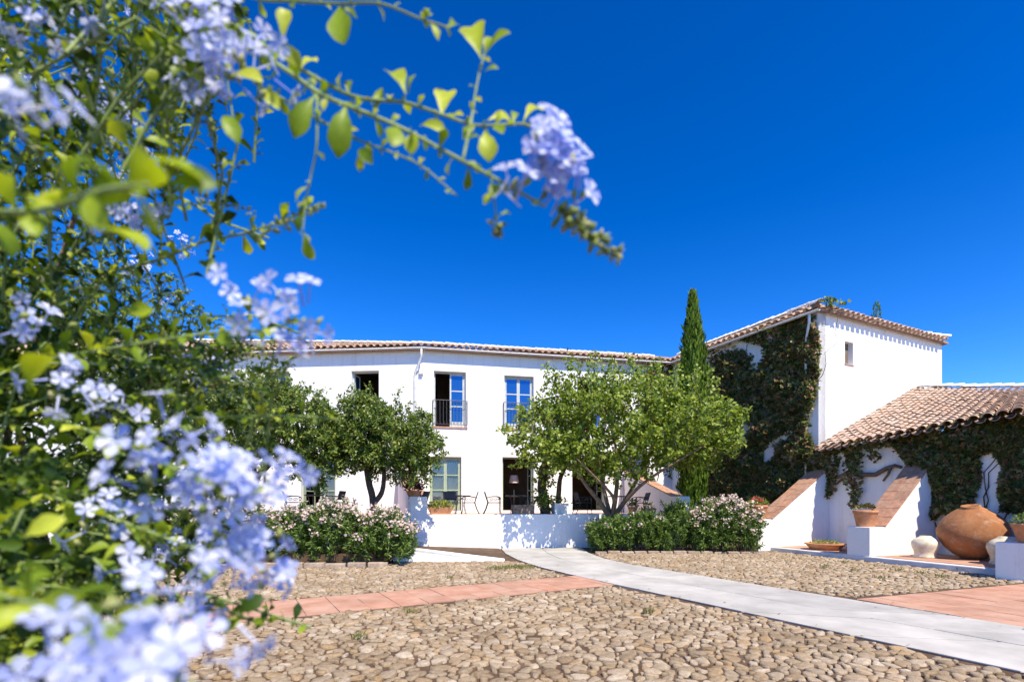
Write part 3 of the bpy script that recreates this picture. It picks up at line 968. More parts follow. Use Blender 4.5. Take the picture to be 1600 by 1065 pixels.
# ------------------------------------------------------------------ tower
TA = Plane(TCORN, (-D1.x,-D1.y))     # courtyard wall; s<0 runs away from the corner
TB = Plane(TCORN, D2)                # sunlit wall
tower = empty('tower_house', (TCORN.x,TCORN.y,0), 'taller whitewashed wing with hipped tile roof and one small window', 'house')
LB, LA = 9.1, 17.0
wr = TB.rect(1320,1333,534,569)
m = MB(TA.M); wall(m,-LA,0,0,EZ+.02,.45,[]); m.build('wall', M['white'], tower)
m = MB(TB.M); wall(m,.4505,LB,0,EZ+.02,.45,[wr]); m.box(.0005,.45,.0,.44,0,EZ+.01); m.build('wall', M['white'], tower)
m = MB(TB.M); m.box(LB-.45,LB-.001,.451,LA,0,EZ); m.build('wall', M['white'], tower)
m = MB(TB.M); m.box(.46,LB-.46,LA-.4,LA-.001,0,EZ); m.build('wall', M['white'], tower)
MB(TB.M).box(wr[0]+.002,wr[1]-.002,.20,.24,wr[2]+.002,wr[3]-.002).build('window_pane', M['interior_shaded'], tower)  # opaque pane in the darkened room colour, painting an unlit inside
MB(TB.M).box(wr[0]-.03,wr[1]+.03,-.03,.18,wr[2]-.05,wr[2]-.002).build('window_sill', M['brick'], tower)
roofT = empty('roof', (0,0,0)); roofT.parent = tower; unparent_offset(roofT)
ov = .18; hb = LB/2; PT = math.tan(R(23)); zt = EZ+.05
def tb(x, y, z): return TB.pt(x, y, z)
c00, c10, c11, c01 = tb(-ov,-ov,zt), tb(LB+ov,-ov,zt), tb(LB+ov,LA+ov,zt), tb(-ov,LA+ov,zt)
r0, r1 = tb(hb,hb,zt+PT*(hb+ov)), tb(hb,LA-hb,zt+PT*(hb+ov))
for poly in ([c00,c10,r0],[c10,c11,r1,r0],[c11,c01,r1],[c01,c00,r0,r1]):
    sheet('roof_deck', poly, .10, M['tile_dark'], roofT)
lines = []
n = int((LB+2*ov)/.33)
for i in range(n):
    x = -ov+(i+.5)*(LB+2*ov)/n; run = min(x+ov, LB+ov-x)
    if run < .2: continue
    lines.append((tb(x,-ov-.1,zt-PT*.1), tb(x,-ov+run,zt+PT*run)))
tile_field(roofT, lines, .42, 130)
lines = []
n = int((LA-1)/.33)
for i in range(n):
    y = -ov+(i+.5)*.33; run = min(y+ov, hb+ov)
    if run < .2: continue
    lines.append((tb(-ov-.1,y,zt-PT*.1), tb(-ov+run,y,zt+PT*run)))
tile_field(roofT, lines, .42, 150)
ridge_line(roofT, c00+Vector((0,0,.06)), r0+Vector((0,0,.06))); ridge_line(roofT, c10+Vector((0,0,.06)), r0+Vector((0,0,.06))); ridge_line(roofT, r0+Vector((0,0,.05)), r1+Vector((0,0,.05)))
gutter(tower, [tb(-ov-.16,-.25,zt-.10), tb(-ov-.16,8.05,zt-.10)], M['gutter'])
q = [tb(-ov-.16,.15,zt-.16), tb(-ov-.16,.15,zt-.5), tb(-.09,.45,zt-1.1), tb(-.09,.45,zt-1.5), tb(-.09,.45,.3)]
MB().tube(q, .05, 8).build('downpipe', M['gutter'], tower, True)

# ------------------------------------------------------------------ annexe
WA0 = Vector((12.10,19.30))
WP = Plane(WA0, (-AX.x,-AX.y))             # s grows toward the camera
annexe = empty('annexe', (WA0.x,WA0.y,0), 'low whitewashed annexe with a long tiled roof and three sloping buttresses', 'building')
AE0, AE1 = 3.80, 4.12
SEND = 12.5
def ez(s): return AE0+(AE1-AE0)*min(s,9)/6.0
m = MB(WP.M)
m.add([(0,0,0),(SEND,0,0),(SEND,.4,0),(0,.4,0),(0,0,AE0-.12),(SEND,0,ez(SEND)-.12),(SEND,.4,ez(SEND)+.02),(0,.4,AE0+.02)],
      [(0,3,2,1),(4,5,6,7),(0,1,5,4),(1,2,6,5),(2,3,7,6),(3,0,4,7)])
m.build('wall', M['white'], annexe)
roofA = empty('roof', (0,0,0)); roofA.parent = annexe; unparent_offset(roofA)
def aeave(s): return WP.pt(s, -.38, ez(s)-.02)
rg0 = P(1428,610,22.4); rg1 = P(1600,611,19.7)
L_r = (rg1-rg0)
def aridge(s): return rg0 + L_r*(s/6.1)
sl = [-.05+.335*i for i in range(35)]
deckp = [aeave(-.02),aeave(9.5),aridge(9.5),aridge(-.02)]
nd = 8; vs=[]; fs=[]
for i in range(nd+1):
    s = -.02+9.52*i/nd
    for j in range(nd+1):
        vs.append(aeave(s).lerp(aridge(s), j/nd))
for i in range(nd):
    for j in range(nd): fs.append((i*(nd+1)+j,(i+1)*(nd+1)+j,(i+1)*(nd+1)+j+1,i*(nd+1)+j+1))
mm = MB().add(vs,fs); mm.build('roof_deck', M['tile_dark'], roofA)
lines = [(aeave(s)+Vector((-.10,-.03,.0)), aridge(s)) for s in [ .15+.335*i for i in range(28)]]
def visA(m):
    t = m.translation; u = CX+F*t.x/t.y; return u < 1625
tile_field(roofA, lines, .42, 300, visA)
a_, b_ = aridge(-.02), aridge(9.5)
ridge_line(roofA, b_+Vector((0,0,.05)), a_+Vector((0,0,.05)))
# rear slope and gable so the place is whole
bk = WP.pt(0,13.5,3.8)
sheet('roof_deck', [aridge(-.02),aridge(9.5),aridge(9.5)+Vector((6,2,-2.6)),aridge(-.02)+Vector((6,2,-2.6))], .1, M['tile_dark'], roofA)

# platform with kerb in front of the annexe
KP = Plane(KERB0, (-AX.x,-AX.y))
plat = empty('platform', (KERB0.x,KERB0.y,0), 'raised grey kerbed platform along the annexe wall with terracotta floor', 'platform')
MB(KP.M).box(-3.9,9.5,0,2.80,-.02,.15).build('kerb', M['grey_render'], plat, bevel=.025)
for i in range(22):
    for j in range(5):
        s_ = -3.8+i*.56; y_ = .22+j*.51
        if s_ > 5.4: continue
        MB(KP.M).box(s_+.005,s_+.555,y_+.005,y_+.505,.10,.163+rng.uniform(0,.004)).build('floor_tile', M['terracotta_paving'], plat)

def buttress(parent, near, axis, length, width, z_block, z_back, block, base=0.0):
    """near: plan corner of the front face; axis: plan direction back to the wall; width goes to the left of it"""
    ax = Vector(axis).normalized(); wd = Vector((-ax.y, ax.x))
    Mb = Matrix(((ax.x,wd.x,0,near[0]),(ax.y,wd.y,0,near[1]),(0,0,1,0),(0,0,0,1)))
    prof = [(0,base),(length,base),(length,z_back),(block,z_block),(0,z_block)]
    vs = [(x,0,z) for x,z in prof]+[(x,width,z) for x,z in prof]; n = 5
    fs = [tuple(range(n)), tuple(range(2*n-1,n-1,-1))]+[(i,(i+1)%n,n+(i+1)%n,n+i) for i in range(n)]
    b = MB(Mb).add(vs,fs).build('buttress', M['white'], parent, bevel=.02)
    # coping of flat bricks up the slope
    L = math.hypot(length-block, z_back-z_block); dx, dz = (length-block)/L, (z_back-z_block)/L
    nb = max(4,int(L/.36)); e = .004
    for i in range(nb):
        t0, t1 = i*L/nb+.006, (i+1)*L/nb-.006
        for j in range(2):
            y0, y1 = -.03+j*(width+.06)/2+.004, -.03+(j+1)*(width+.06)/2-.004
            c = []
            th = .055+rng.uniform(-.006,.006)
            for t in (t0,t1):
                for h in (e,th):
                    for y in (y0,y1):
                        c.append((block+dx*t-dz*h, y, z_block+dz*t+dx*h))
            MB(Mb).add(c, [(0,1,3,2),(4,6,7,5),(0,4,5,1),(2,3,7,6),(0,2,6,4),(1,5,7,3)]).build('coping_brick', M['brick'], b)
    return b
# distance kerb -> wall
def wall_len(near):
    return (WA0-Vector(near)).dot(AN)
n2 = Vector((10.60,14.73)); n3 = Vector((11.13,10.55)); n1 = Vector((8.95,18.0))
f1 = G(1185,861); n1 = Vector((f1.x,f1.y))
buttress(annexe, n2, AN, wall_len(n2), .72, 1.02, 3.12, .62)
buttress(annexe, n3, AN, wall_len(n3), .72, .84, 3.12, .80)
buttress(annexe, n1, AN, wall_len(n1)+.05, .72, 1.16, 3.12, .62)

# ------------------------------------------------------------------ terrace
TR = Plane((-.39,19.13), (1,.196))
terr = empty('terrace', (-.39,19.13,0), 'raised terrace with plain white front wall before the house', 'terrace')
MB(TR.M).box(-15,7.75,0,.3,-.05,TZ).build('front_wall', M['white'], terr, bevel=.025)
MB(TR.M).box(7.45,7.75,.301,6.0,0,TZ-.01).build('end_wall', M['white'], terr)
MB(TR.M).box(-15,7.44,.301,6.2,1.0,TZ-.03).build('floor_slab', M['terracotta_paving'], terr)
for i in range(44):
    for j in range(2):
        s_ = -14.5+i*.5
        MB(TR.M).box(s_+.005,s_+.495,.31+j*.5,.80+j*.5,TZ-.04,TZ-.006+rng.uniform(0,.004)).build('floor_tile', M['terracotta_paving'], terr)
# two sloping buttresses standing on / at the terrace
pf = P(668,790,18.6)
lb = buttress(terr, (pf.x,pf.y-.05), Vector((-1.75,5.6)), 5.8, .62, 2.0, 3.35, .55, .3)
rf = P(1078,790,20.7)
rb = buttress(terr, (rf.x,rf.y), Vector((-1.0,5.4)), 5.6, .5, 2.05, 3.45, .6, .02)

# ------------------------------------------------------------------ furniture on the terrace
def make_chair():
    r = empty('terrace_chair', (0,0,0))
    w_, d_, sh, bh = .27, .24, .45, .88
    bl = dict(world=False)
    MB().box(-d_,d_,-w_+.02,w_-.02,sh-.015,sh+.015).build('seat', M['sling'], r, bevel=.008, **bl)
    MB().add([(-d_-.01,-w_+.02,.55),(-d_-.01,w_-.02,.55),(-d_-.10,w_-.03,bh),(-d_-.10,-w_+.03,bh),(-d_-.045,-w_+.03,.60),(-d_-.045,w_-.03,.60),(-d_-.125,w_-.03,bh),(-d_-.125,-w_+.03,bh)],
             [(0,1,2,3),(7,6,5,4),(0,4,5,1),(1,5,6,2),(2,6,7,3),(3,7,4,0)]).build('backrest', M['sling'], r, **bl)
    for sgn in (-1,1):
        y = sgn*w_
        MB().tube([(d_,y,.66),(d_+.02,y,.45),(d_+.01,y,.2),(d_+.05,y,0)], .016, 5).build('leg', M['iron'], r, **bl)
        MB().tube([(-d_-.115,y,bh),(-d_-.03,y,.62),(-d_+.02,y,.45),(-d_-.06,y,.2),(-d_-.16,y,0)], .016, 5).build('leg', M['iron'], r, **bl)
        am = MB().tube([(-d_-.04,y,.64),(-.05,y,.69),(.15,y,.69),(d_+.02,y,.65),(d_+.05,y,.60),(d_+.01,y,.57),(d_-.03,y,.60)], .016, 5)
        for cx_ in (-.08,.09):
            am.tube([(cx_+(.075-.008*t)*math.cos(t), y, .555+(.075-.008*t)*math.sin(t)) for t in np.linspace(0,7.5,14)], .007, 4)
        am.build('armrest', M['iron'], r, **bl)
    MB().tube([(-d_,-w_,.44),(-d_,w_,.44)], .01, 5).tube([(d_,-w_,.44),(d_,w_,.44)], .01, 5).tube([(-d_,-w_,.44),(d_,-w_,.44)], .01, 5).tube([(-d_,w_,.44),(d_,w_,.44)], .01, 5).build('seat_frame', M['iron'], r, **bl)
    return r
def copy_tree(o):
    c = o.copy(); col.objects.link(c)
    for ch in o.children:
        k = ch.copy(); col.objects.link(k); k.parent = c; k.matrix_parent_inverse = Matrix.Identity(4)
    return c
chair0 = make_chair()
first = [True]
def chair(u, back, rz, label):
    s_ = TR.s(u); p = TR.pt(s_, back, TZ)
    k = (u-CX)/F; s_ = s_ + (k*p.y - p.x)
    p = TR.pt(s_, back, TZ+.002)
    c = chair0 if first[0] else copy_tree(chair0); first[0] = False
    c.location = p; c.rotation_euler = (0,0,rz)
    tag(c, label, 'chair', 'iron chairs on the terrace')
chair(654, .55, R(165), 'dark iron armchair half hidden behind the white buttress block')
chair(707, .75, R(78), 'dark iron armchair seen from behind before the curtained door')
chair(733, .70, R(186), 'dark iron armchair beside the curtained door facing the small table')
chair(771, .70, R(6), 'dark iron armchair against plain wall left of the open lamp doorway')
chair(834, .75, R(190), 'dark iron armchair between the lamp doorway and the gnarled trunk')
chair(912, .90, R(10), 'dark iron armchair alone in front of the doorway behind the spreading tree')
chair(1001, .80, R(184), 'dark iron armchair beside the right buttress and clay troughs')
chair(458, .80, R(20), 'dark iron armchair left of the half open curtained door')
chair(522, .80, R(175), 'dark iron armchair at the right of the half open curtained door')

def make_table():
    r = empty('terrace_table', (0,0,0))
    MB().lathe([(.40,.70),(.42,.71),(.42,.735),(.40,.745)], 20).build('table_top', M['iron'], r, world=False)
    for k in range(4):
        a = math.pi/4+k*math.pi/2
        MB().tube([(.30*math.cos(a),.30*math.sin(a),.70),(.22*math.cos(a),.22*math.sin(a),.35),(.32*math.cos(a),.32*math.sin(a),0)], .013, 5).build('leg', M['iron'], r, world=False)
    return r
table0 = make_table()
def table(u, back, label, firstt=[True]):
    s_ = TR.s(u); p = TR.pt(s_, back, TZ); k = (u-CX)/F; s_ += (k*p.y-p.x)
    t = table0 if firstt[0] else copy_tree(table0); firstt[0] = False
    t.location = TR.pt(s_, back, TZ+.002); tag(t, label, 'table', 'round iron tables on the terrace')
table(719, 1.15, 'round iron table before the curtained door')
table(806, 1.0, 'round iron table before the lamp doorway')
table(966, 1.1, 'round iron table behind the trunk of the spreading tree')
table(494, 1.0, 'round iron table before the half open curtained door')

# lamp seen in the doorway
lp = P(803,790,26.2); lp.z = 1.44
lamp = empty('floor_lamp', lp, 'floor lamp with pale shade standing in the dark doorway', 'lamp')
MB().lathe([(.15,0),(.15,.02),(.02,.05),(.014,.08),(.014,1.52)], 14).build('stand', M['iron'], lamp, True, world=False)
MB().lathe([(.28,1.42),(.20,1.82)], 18, cap=False).build('lamp_shade', M['shade'], lamp, True, world=False)

# ------------------------------------------------------------------ plants in pots
def leaf_clump(name, center, rad, n, lmin, lmax, mat, parent, wr=.5, upb=.5, world=True, flat=1.0, template=None):
    c = np.array(center); d = unit(rng.normal(size=(n,3)))
    d[:,2] = np.abs(d[:,2])*flat + .05
    pos = c + d*np.array(rad)*np.sqrt(rng.uniform(.1,1,n))[:,None]
    ax = unit(d + rng.normal(size=(n,3))*.5 + np.array([0,0,upb]))
    A,Bx,C = frames(ax)
    ln = rng.uniform(lmin,lmax,n)
    V,Fq = scatter(LEAF2_V, LEAF2_F, pos, A,Bx,C, ln*wr, ln, ln)
    return np_mesh(name, V, Fq, mat, parent, False, world)
def pot_profile(rt, rb, h):
    return [(rb*.98,0),(rb,.01),(rt*.93,h*.80),(rt*.95,h*.82),(rt,h*.83),(rt,h*.99),(rt*.97,h),(rt*.88,h),(rt*.86,h*.9),(.01,h*.9)]
def pot(name, loc, rt, rb, h, label, mat=None, plant=None, cat='flower pot'):
    r = empty(name, loc, label, cat)
    MB().lathe(pot_profile(rt,rb,h), 28, cap=False).build('pot_body', mat or M['terracotta'], r, True, world=False)
    MB().lathe([(rt*.85,h*.9-.01),(rt*.5,h*.93),(.01,h*.95)], 16, cap=False).build('soil', M['soil'], r, True, world=False)
    return r

bz = 1.02
c2 = n2 + AN*.30 + AX*.36
p2 = pot('terracotta_pot', (c2.x,c2.y,bz), .33, .23, .50, 'terracotta pot with climbing vine on the middle buttress', None)
leaf_clump('foliage', (0,0,.52), (.25,.25,.14), 120, .07,.13, M['creeper'], p2, world=False)
c1 = n1 + AN*.30 + AX*.36
p1 = pot('terracotta_pot', (c1.x,c1.y,1.16), .36, .27, .52, 'terracotta pot of red geraniums on the far buttress', None)
leaf_clump('foliage', (0,0,.52), (.36,.36,.26), 220, .07,.13, M['succulent'], p1, world=False)
leaf_clump('red_flowers', (-.05,-.1,.66), (.2,.2,.16), 60, .05,.08, M['petal_red'], p1, 1.0, world=False)
c3 = n3 + AN*.42 + AX*.18
p3 = pot('terracotta_pot', (c3.x,c3.y,.84), .44, .32, .42, 'wide terracotta pot of green succulents on the near block', None)
leaf_clump('foliage', (0,0,.40), (.48,.48,.26), 420, .05,.11, M['leaf_oleander'], p3, world=False)
# shallow dish
q = G(1289,861,.16); q = P(1289,861,17.0); q.z = .163
dish = pot('clay_dish', (q.x,q.y,.163), .62, .44, .22, 'wide shallow clay dish with low plants on the platform', None, cat='planter')
leaf_clump('foliage', (0,0,.2), (.5,.5,.10), 160, .05,.10, M['succulent'], dish, world=False)

# big urn lying over, cream jars
def lathe_obj(name, prof, mat, loc, rot, label, cat, n=40, rough=.0):
    m = MB().lathe(prof, n)
    if rough: m.v = [(x+random.gauss(0,rough),y+random.gauss(0,rough),z+random.gauss(0,rough)) for x,y,z in m.v]
    o = m.build(name, mat, None, True); o.location = loc; o.rotation_euler = rot
    return tag(o, label, cat)
prof = [(.22,0),(.34,.05),(.52,.20),(.70,.40),(.82,.60),(.87,.78),(.86,.92),(.80,1.06),(.70,1.20),(.57,1.33),(.42,1.44),(.30,1.51),(.24,1.54),(.25,1.58),(.23,1.60),(.16,1.58),(.14,1.4)]
def dense_prof(pr, k=3):
    o = []
    for (a, b), (c, d) in zip(pr[:-1], pr[1:]):
        for i in range(k): o.append((a+(c-a)*i/k, b+(d-b)*i/k))
    return o+[pr[-1]]
ul = P(1514,790,14.0)
prof = [(a*.90, b*.95) for a, b in prof]
urn = lathe_obj('clay_urn', prof, M['urn'], (ul.x+.14, ul.y, .17), (R(6),R(-9),0), 'huge squat terracotta urn standing on the annexe platform', 'urn', 48, .004)
def jar(u, v, Y, s, label):
    p = P(u, v, Y)
    pr = [(.33,0),(.345,.03),(.33,.06),(.31,.12),(.32,.22),(.365,.34),(.395,.46),(.38,.56),(.30,.64),(.20,.70),(.17,.73),(.16,.745),(.10,.75)]
    return lathe_obj('cream_jar', [(a*s,b*s) for a,b in pr], M['cream'], (p.x,p.y,.163), (0,0,random.random()*6), label, 'jar', 36, .0012)
jar(1446, 860, 14.35, .84, 'small pale cream jar upside down beside the middle buttress')
jar(1572, 862, 12.6, .95, 'pale cream jar half hidden behind the near block')

# wooden yoke on the wall
yk = MB(WP.M)
def wp(u, v): return (WP.s(u)+.0, -.12, WP.z(u, v))
pts = [wp(1312,746), wp(1330,737), wp(1350,741), wp(1372,741), wp(1390,731), wp(1402,727), wp(1413,730)]
yk.tube(pts, [.05,.07,.08,.08,.075,.06,.05], 8)
yoke = empty('wooden_yoke', WP.pt(WP.s(1360),-.12,WP.z(1360,741)), 'curved dark wooden ox yoke hung on the annexe wall', 'yoke')
yk.build('beam', M['wood'], yoke, True)
for a, b_, c in ((1325,738,(1311,756)),(1396,730,(1384,751))):
    MB(WP.M).tube([wp(a,b_), wp((a+c[0])/2+2,(b_+c[1])/2), wp(*c)], [.05,.045,.035], 6).build('prong', M['wood'], yoke, True)

# planters on the terrace edge
def terr_pt(u, back): 
    s_ = TR.s(u); p = TR.pt(s_, back, TZ); k = (u-CX)/F; s_ += (k*p.y-p.x); return TR.pt(s_, back, TZ+.003), 
def trough(name, u, back, wdt, dep, h, mat, label, taper=.06, plant=None, nleaf=200, cat='planter', lift=.1):
    p = terr_pt(u, back)[0]
    r = empty(name, p, label, cat, rz=math.atan2(TR.d.y,TR.d.x))
    a, b_ = wdt/2, dep/2
    m = MB(); t = .03
    o0 = [(-a+taper,-b_+taper*.5,0),(a-taper,-b_+taper*.5,0),(a-taper,b_-taper*.5,0),(-a+taper,b_-taper*.5,0)]
    o1 = [(-a,-b_,h),(a,-b_,h),(a,b_,h),(-a,b_,h)]
    i1 = [(-a+t,-b_+t,h),(a-t,-b_+t,h),(a-t,b_-t,h),(-a+t,b_-t,h)]
    i0 = [(-a+t,-b_+t,h*.75),(a-t,-b_+t,h*.75),(a-t,b_-t,h*.75),(-a+t,b_-t,h*.75)]
    fs = [(3,2,1,0)]
    for k in range(4):
        j = (k+1)%4
        fs += [(k,j,4+j,4+k),(4+k,4+j,8+j,8+k),(8+k,8+j,12+j,12+k)]
    fs.append((12,13,14,15))
    m.add(o0+o1+i1+i0, fs).build('trough_body', mat, r, world=False)
    if plant:
        leaf_clump('foliage', (0,0,h*.8), (a*1.0,b_*1.1,.30), nleaf, .07,.15, plant, r, world=False)
    return r
trough('clay_window_box', 688, .18, 1.0, .36, .27, M['terracotta'], 'terracotta window box of yellow green plants on the terrace edge', .14, M['succulent'], 360)
trough('stone_trough', 817, .25, .86, .42, .36, M['stone_trough'], 'rough brown stone trough on the terrace edge', .015)
trough('grey_planter_box', 878, .55, .75, .5, .42, M['grey_render'], 'grey square planter box behind the gnarled trunks', .01, M['leaf_oleander'], 60)
trough('clay_window_box', 1014, .35, .55, .32, .22, M['terracotta'], 'small terracotta box with sparse plants near the right buttress', .05, M['succulent'], 80)
pq = terr_pt(989, .35)[0]
pp = pot('terracotta_pot', pq, .2, .14, .28, 'small round terracotta pot of green leaves near the right buttress')
leaf_clump('foliage', (0,0,.26), (.22,.22,.32), 140, .07,.13, M['leaf_oleander'], pp, world=False)
pw = P(645,772,18.55); pw.z = 2.02
pr = pot('clay_bowl', (pw.x, pw.y+.25, 2.005), .30, .22, .22, 'clay bowl of dark purple leaves on the left terrace buttress')
leaf_clump('foliage', (0,0,.22), (.36,.36,.42), 260, .08,.17, M['purple_leaf'], pr, world=False)

# ------------------------------------------------------------------ trees
def limb(pts, r0, r1, n=8):
    """smooth curve through pts with tapering radius"""
    pts = [Vector(p) for p in pts]; out = []
    P_ = [pts[0]] + pts + [pts[-1]]
    for i in range(len(pts)-1):
        a,b,c,d = P_[i],P_[i+1],P_[i+2],P_[i+3]
        for k in range(5):
            t = k/5
            out.append(.5*((2*b)+(c-a)*t+(2*a-5*b+4*c-d)*t*t+(3*b-a-3*c+d)*t**3))
    out.append(pts[-1])
    m = len(out)
    rad = [r0+(r1-r0)*(i/(m-1))**.8 for i in range(m)]
    return out, rad

def shoots_crown(starts, dirs, lens, per, lmin, lmax, wr, spread, droop=.0, jitter=.9):
    """leaves along shoots: arrays of start points, unit directions, lengths"""
    n = len(starts)
    t = rng.uniform(.12,1.0,(n,per))
    pos = starts[:,None,:] + dirs[:,None,:]*(lens[:,None]*t)[:,:,None]
    pos[:,:,2] -= droop*(t*lens[:,None])**2
    pos = pos + rng.normal(size=pos.shape)*spread
    ax = dirs[:,None,:]*.55 + rng.normal(size=pos.shape)*jitter
    pos = pos.reshape(-1,3); ax = ax.reshape(-1,3)
    A,Bx,C = frames(ax, (.35,-.75,1.05), .75)
    ln = rng.uniform(lmin,lmax,len(pos))
    return scatter(LEAF2_V, LEAF2_F, pos, A,Bx,C, ln*wr, ln, ln)

# spreading broadleaf tree in the right hedge
big = empty('spreading_tree', (0,0,0), 'wide spreading light green tree growing from the right hedge', 'tree')
BY = 18.9
base = P(953,855,BY); base.z = 0
big.location = base
fork = P(955,812,BY)
tk = MB()
o_, r_ = limb([base+Vector((.05,0,-.1)), P(951,840,BY), fork], .24, .19); tk.tube(o_, r_, 10)
limbs = []
LB_ = [([fork, P(938,785,BY-.2), P(912,752,BY-.5), P(885,705,BY-.8), P(850,640,BY-.6)], .13, .02),
       ([fork, P(945,770,BY+.2), P(938,735,BY+.5), P(925,680,BY+.7), P(905,610,BY+.8)], .10, .02),
       ([fork, P(962,775,BY-.1), P(965,730,BY-.2), P(960,670,BY), P(965,600,BY)], .12, .02),
       ([fork, P(978,780,BY+.3), P(1000,740,BY+.6), P(1025,690,BY+.9), P(1040,620,BY+1.2)], .12, .02),
       ([fork, P(975,785,BY-.4), P(1005,755,BY-1.0), P(1050,725,BY-1.4), P(1110,690,BY-1.4)], .11, .02),
       ([fork, P(960,780,BY-.8), P(930,745,BY-1.4), P(900,715,BY-1.9)], .09, .02)]
for pts, a, b_ in LB_:
    o_, r_ = limb(pts, a, b_); tk.tube(o_, r_, 7); limbs.append(o_)
tk_obj = tk.build('trunk', M['bark_light'], big, True)
def ell(c, r, n, shell=.45):
    d = unit(rng.normal(size=(n,3))); q = rng.uniform(shell,1,n)**.6
    return np.array(c)+d*np.array(r)*q[:,None], d
SH = []; SD_ = []; SL = []
for (u,v,dy,ru,rv,ry,n) in ((965,676,0,112,66,2.3,340),(1070,680,-.5,74,52,1.8,170),(850,684,-.2,50,48,1.5,125),(960,710,-.3,110,34,1.8,150),(1015,636,.5,56,40,1.6,80),(912,642,.3,50,36,1.5,85),(1112,682,-.7,30,34,1.1,40)):
    c = P(u,v,BY+dy); px = BY/F
    p, d = ell(c, (ru*px,ry,rv*px), n)
    SH.append(p); SD_.append(unit(d*np.array([1,1,.7])+np.array([0,0,.55])+rng.normal(size=(n,3))*.3)); SL.append(rng.uniform(.35,.75,n))
# long upright whips on top
wu = [852,875,896,912,930,948,965,980,996,1008,1022,1040,1075,1105,868,888,905,920,938,958,972,990,1000,1015,1030,1048,860,880,985,1062,1090,1120]
wp_ = []; 
for u in wu:
    for _ in range(2):
        v = 604+abs(u-960)*.16+rng.uniform(-10,14); wp_.append(P(u+rng.uniform(-6,6),v,BY+rng.uniform(-.8,.8)))
wp_ = np.array([list(p) for p in wp_]); SH.append(wp_); SD_.append(unit(np.array([0,0,1.0])+rng.normal(size=(len(wp_),3))*.14)); SL.append(rng.uniform(.7,1.5,len(wp_)))
SH, SD_, SL = np.vstack(SH), np.vstack(SD_), np.concatenate(SL)
V,Fq = shoots_crown(SH, SD_, SL, 28, .10, .17, .82, .07, .08)
tag(np_mesh('crown', V, Fq, M['leaf_broad'], big), kind='stuff')
tw = MB()
for i in range(0, len(SH), 3):
    tw.tube([SH[i]-SD_[i]*.3, SH[i]+SD_[i]*SL[i]], [.012,.004], 3, False)
tag(tw.build('twigs', M['bark_light'], big), kind='stuff')

def rounded_tree(name, label, base, trunk_list, blobs, n_leaf, lmin, lmax, wr, mat, bark, Y, group=None, extra=None):
    r = empty(name, base, label, 'tree', group)
    m = MB()
    for pts, a, b_ in trunk_list:
        o_, rr = limb(pts, a, b_); m.tube(o_, rr, 8)
    m.build('trunk', bark, r, True)
    st, dr, ln = [], [], []
    for (u,v,dy,ru,rv,ry,n) in blobs:
        px = Y/F
        p, d = ell(P(u,v,Y+dy), (ru*px,ry,rv*px), n, .35)
        st.append(p); dr.append(unit(d+rng.normal(size=(n,3))*.5+np.array([0,0,.15]))); ln.append(rng.uniform(.22,.5,n))
    if extra is not None:
        for u,v in extra:
            st.append(np.array([list(P(u,v,Y))])); dr.append(unit(np.array([[rng.normal()*.1,0,1.]]))); ln.append(np.array([.9]))
    st, dr, ln = np.vstack(st), np.vstack(dr), np.concatenate(ln)
    V,Fq = shoots_crown(st, dr, ln, n_leaf, lmin, lmax, wr, .05, .1)
    tag(np_mesh('crown', V, Fq, mat, r), kind='stuff')
    return r
YA = 16.6
ba = P(584,800,YA); ba.z = .2
rounded_tree('orange_tree', 'compact dark green orange tree with forked trunk behind the hedge end', ba,
    [([ba, P(583,785,YA), P(576,752,YA), P(570,715,YA)], .14,.09), ([P(583,787,YA), P(596,770,YA), P(600,745,YA), P(598,715,YA)], .10,.06),
     ([P(570,715,YA),P(555,690,YA-.3),P(545,665,YA-.4)],.07,.02),([P(598,715,YA),P(625,690,YA),P(645,670,YA+.2)],.06,.02),([P(585,730,YA),P(592,690,YA),P(590,650,YA)],.06,.02)],
    [(602,690,0,72,48,1.5,330),(565,672,0,42,45,1.2,150),(655,692,.1,34,40,1.0,120),(560,708,-.2,36,24,.9,90),(570,650,.1,40,26,1.0,90),(640,728,0,28,22,.8,60)],
    36, .085,.15,.5, M['leaf_orange'], M['bark'], YA, 'orange trees below the terrace', [(620,640),(617,645),(545,640),(580,635),(655,665)])
YB = 15.9
bb = P(392,800,YB); bb.z = .25
rounded_tree('orange_tree', 'broad orange tree with leaning trunk behind the blue flowers', bb,
    [([bb, P(398,758,YB), P(418,728,YB), P(440,705,YB), P(455,680,YB)], .12,.06), ([P(400,755,YB),P(395,720,YB),P(385,690,YB)],.09,.04),
     ([P(420,725,YB),P(400,700,YB-.3),P(370,670,YB-.4)],.07,.02),([P(440,705,YB),P(475,690,YB),P(500,680,YB)],.06,.02)],
    [(430,660,0,85,58,1.6,330),(360,672,0,62,50,1.5,240),(490,680,.1,48,48,1.2,170),(300,660,0,58,52,1.4,160),(495,722,0,30,32,.9,80),(400,620,.2,56,30,1.2,120)],
    36, .085,.15,.5, M['leaf_orange'], M['bark'], YB, 'orange trees below the terrace')
YC = 20.3
bc = terr_pt(852,.75)[0]
rounded_tree('gnarled_tree', 'small tree with two gnarled leafy trunks rising from the terrace', bc,
    [([bc, P(850,780,YC), P(846,755,YC), P(852,730,YC), P(850,690,YC)], .22,.14),([bc+Vector((.5,.1,0)), P(873,770,YC), P(876,745,YC), P(888,722,YC), P(900,700,YC)], .12,.07)],
    [(862,706,.2,36,26,.9,95),(848,770,0,9,28,.25,40),(885,705,.2,30,24,.8,60)], 22, .085,.15,.8, M['leaf_broad'], M['bark'], YC)

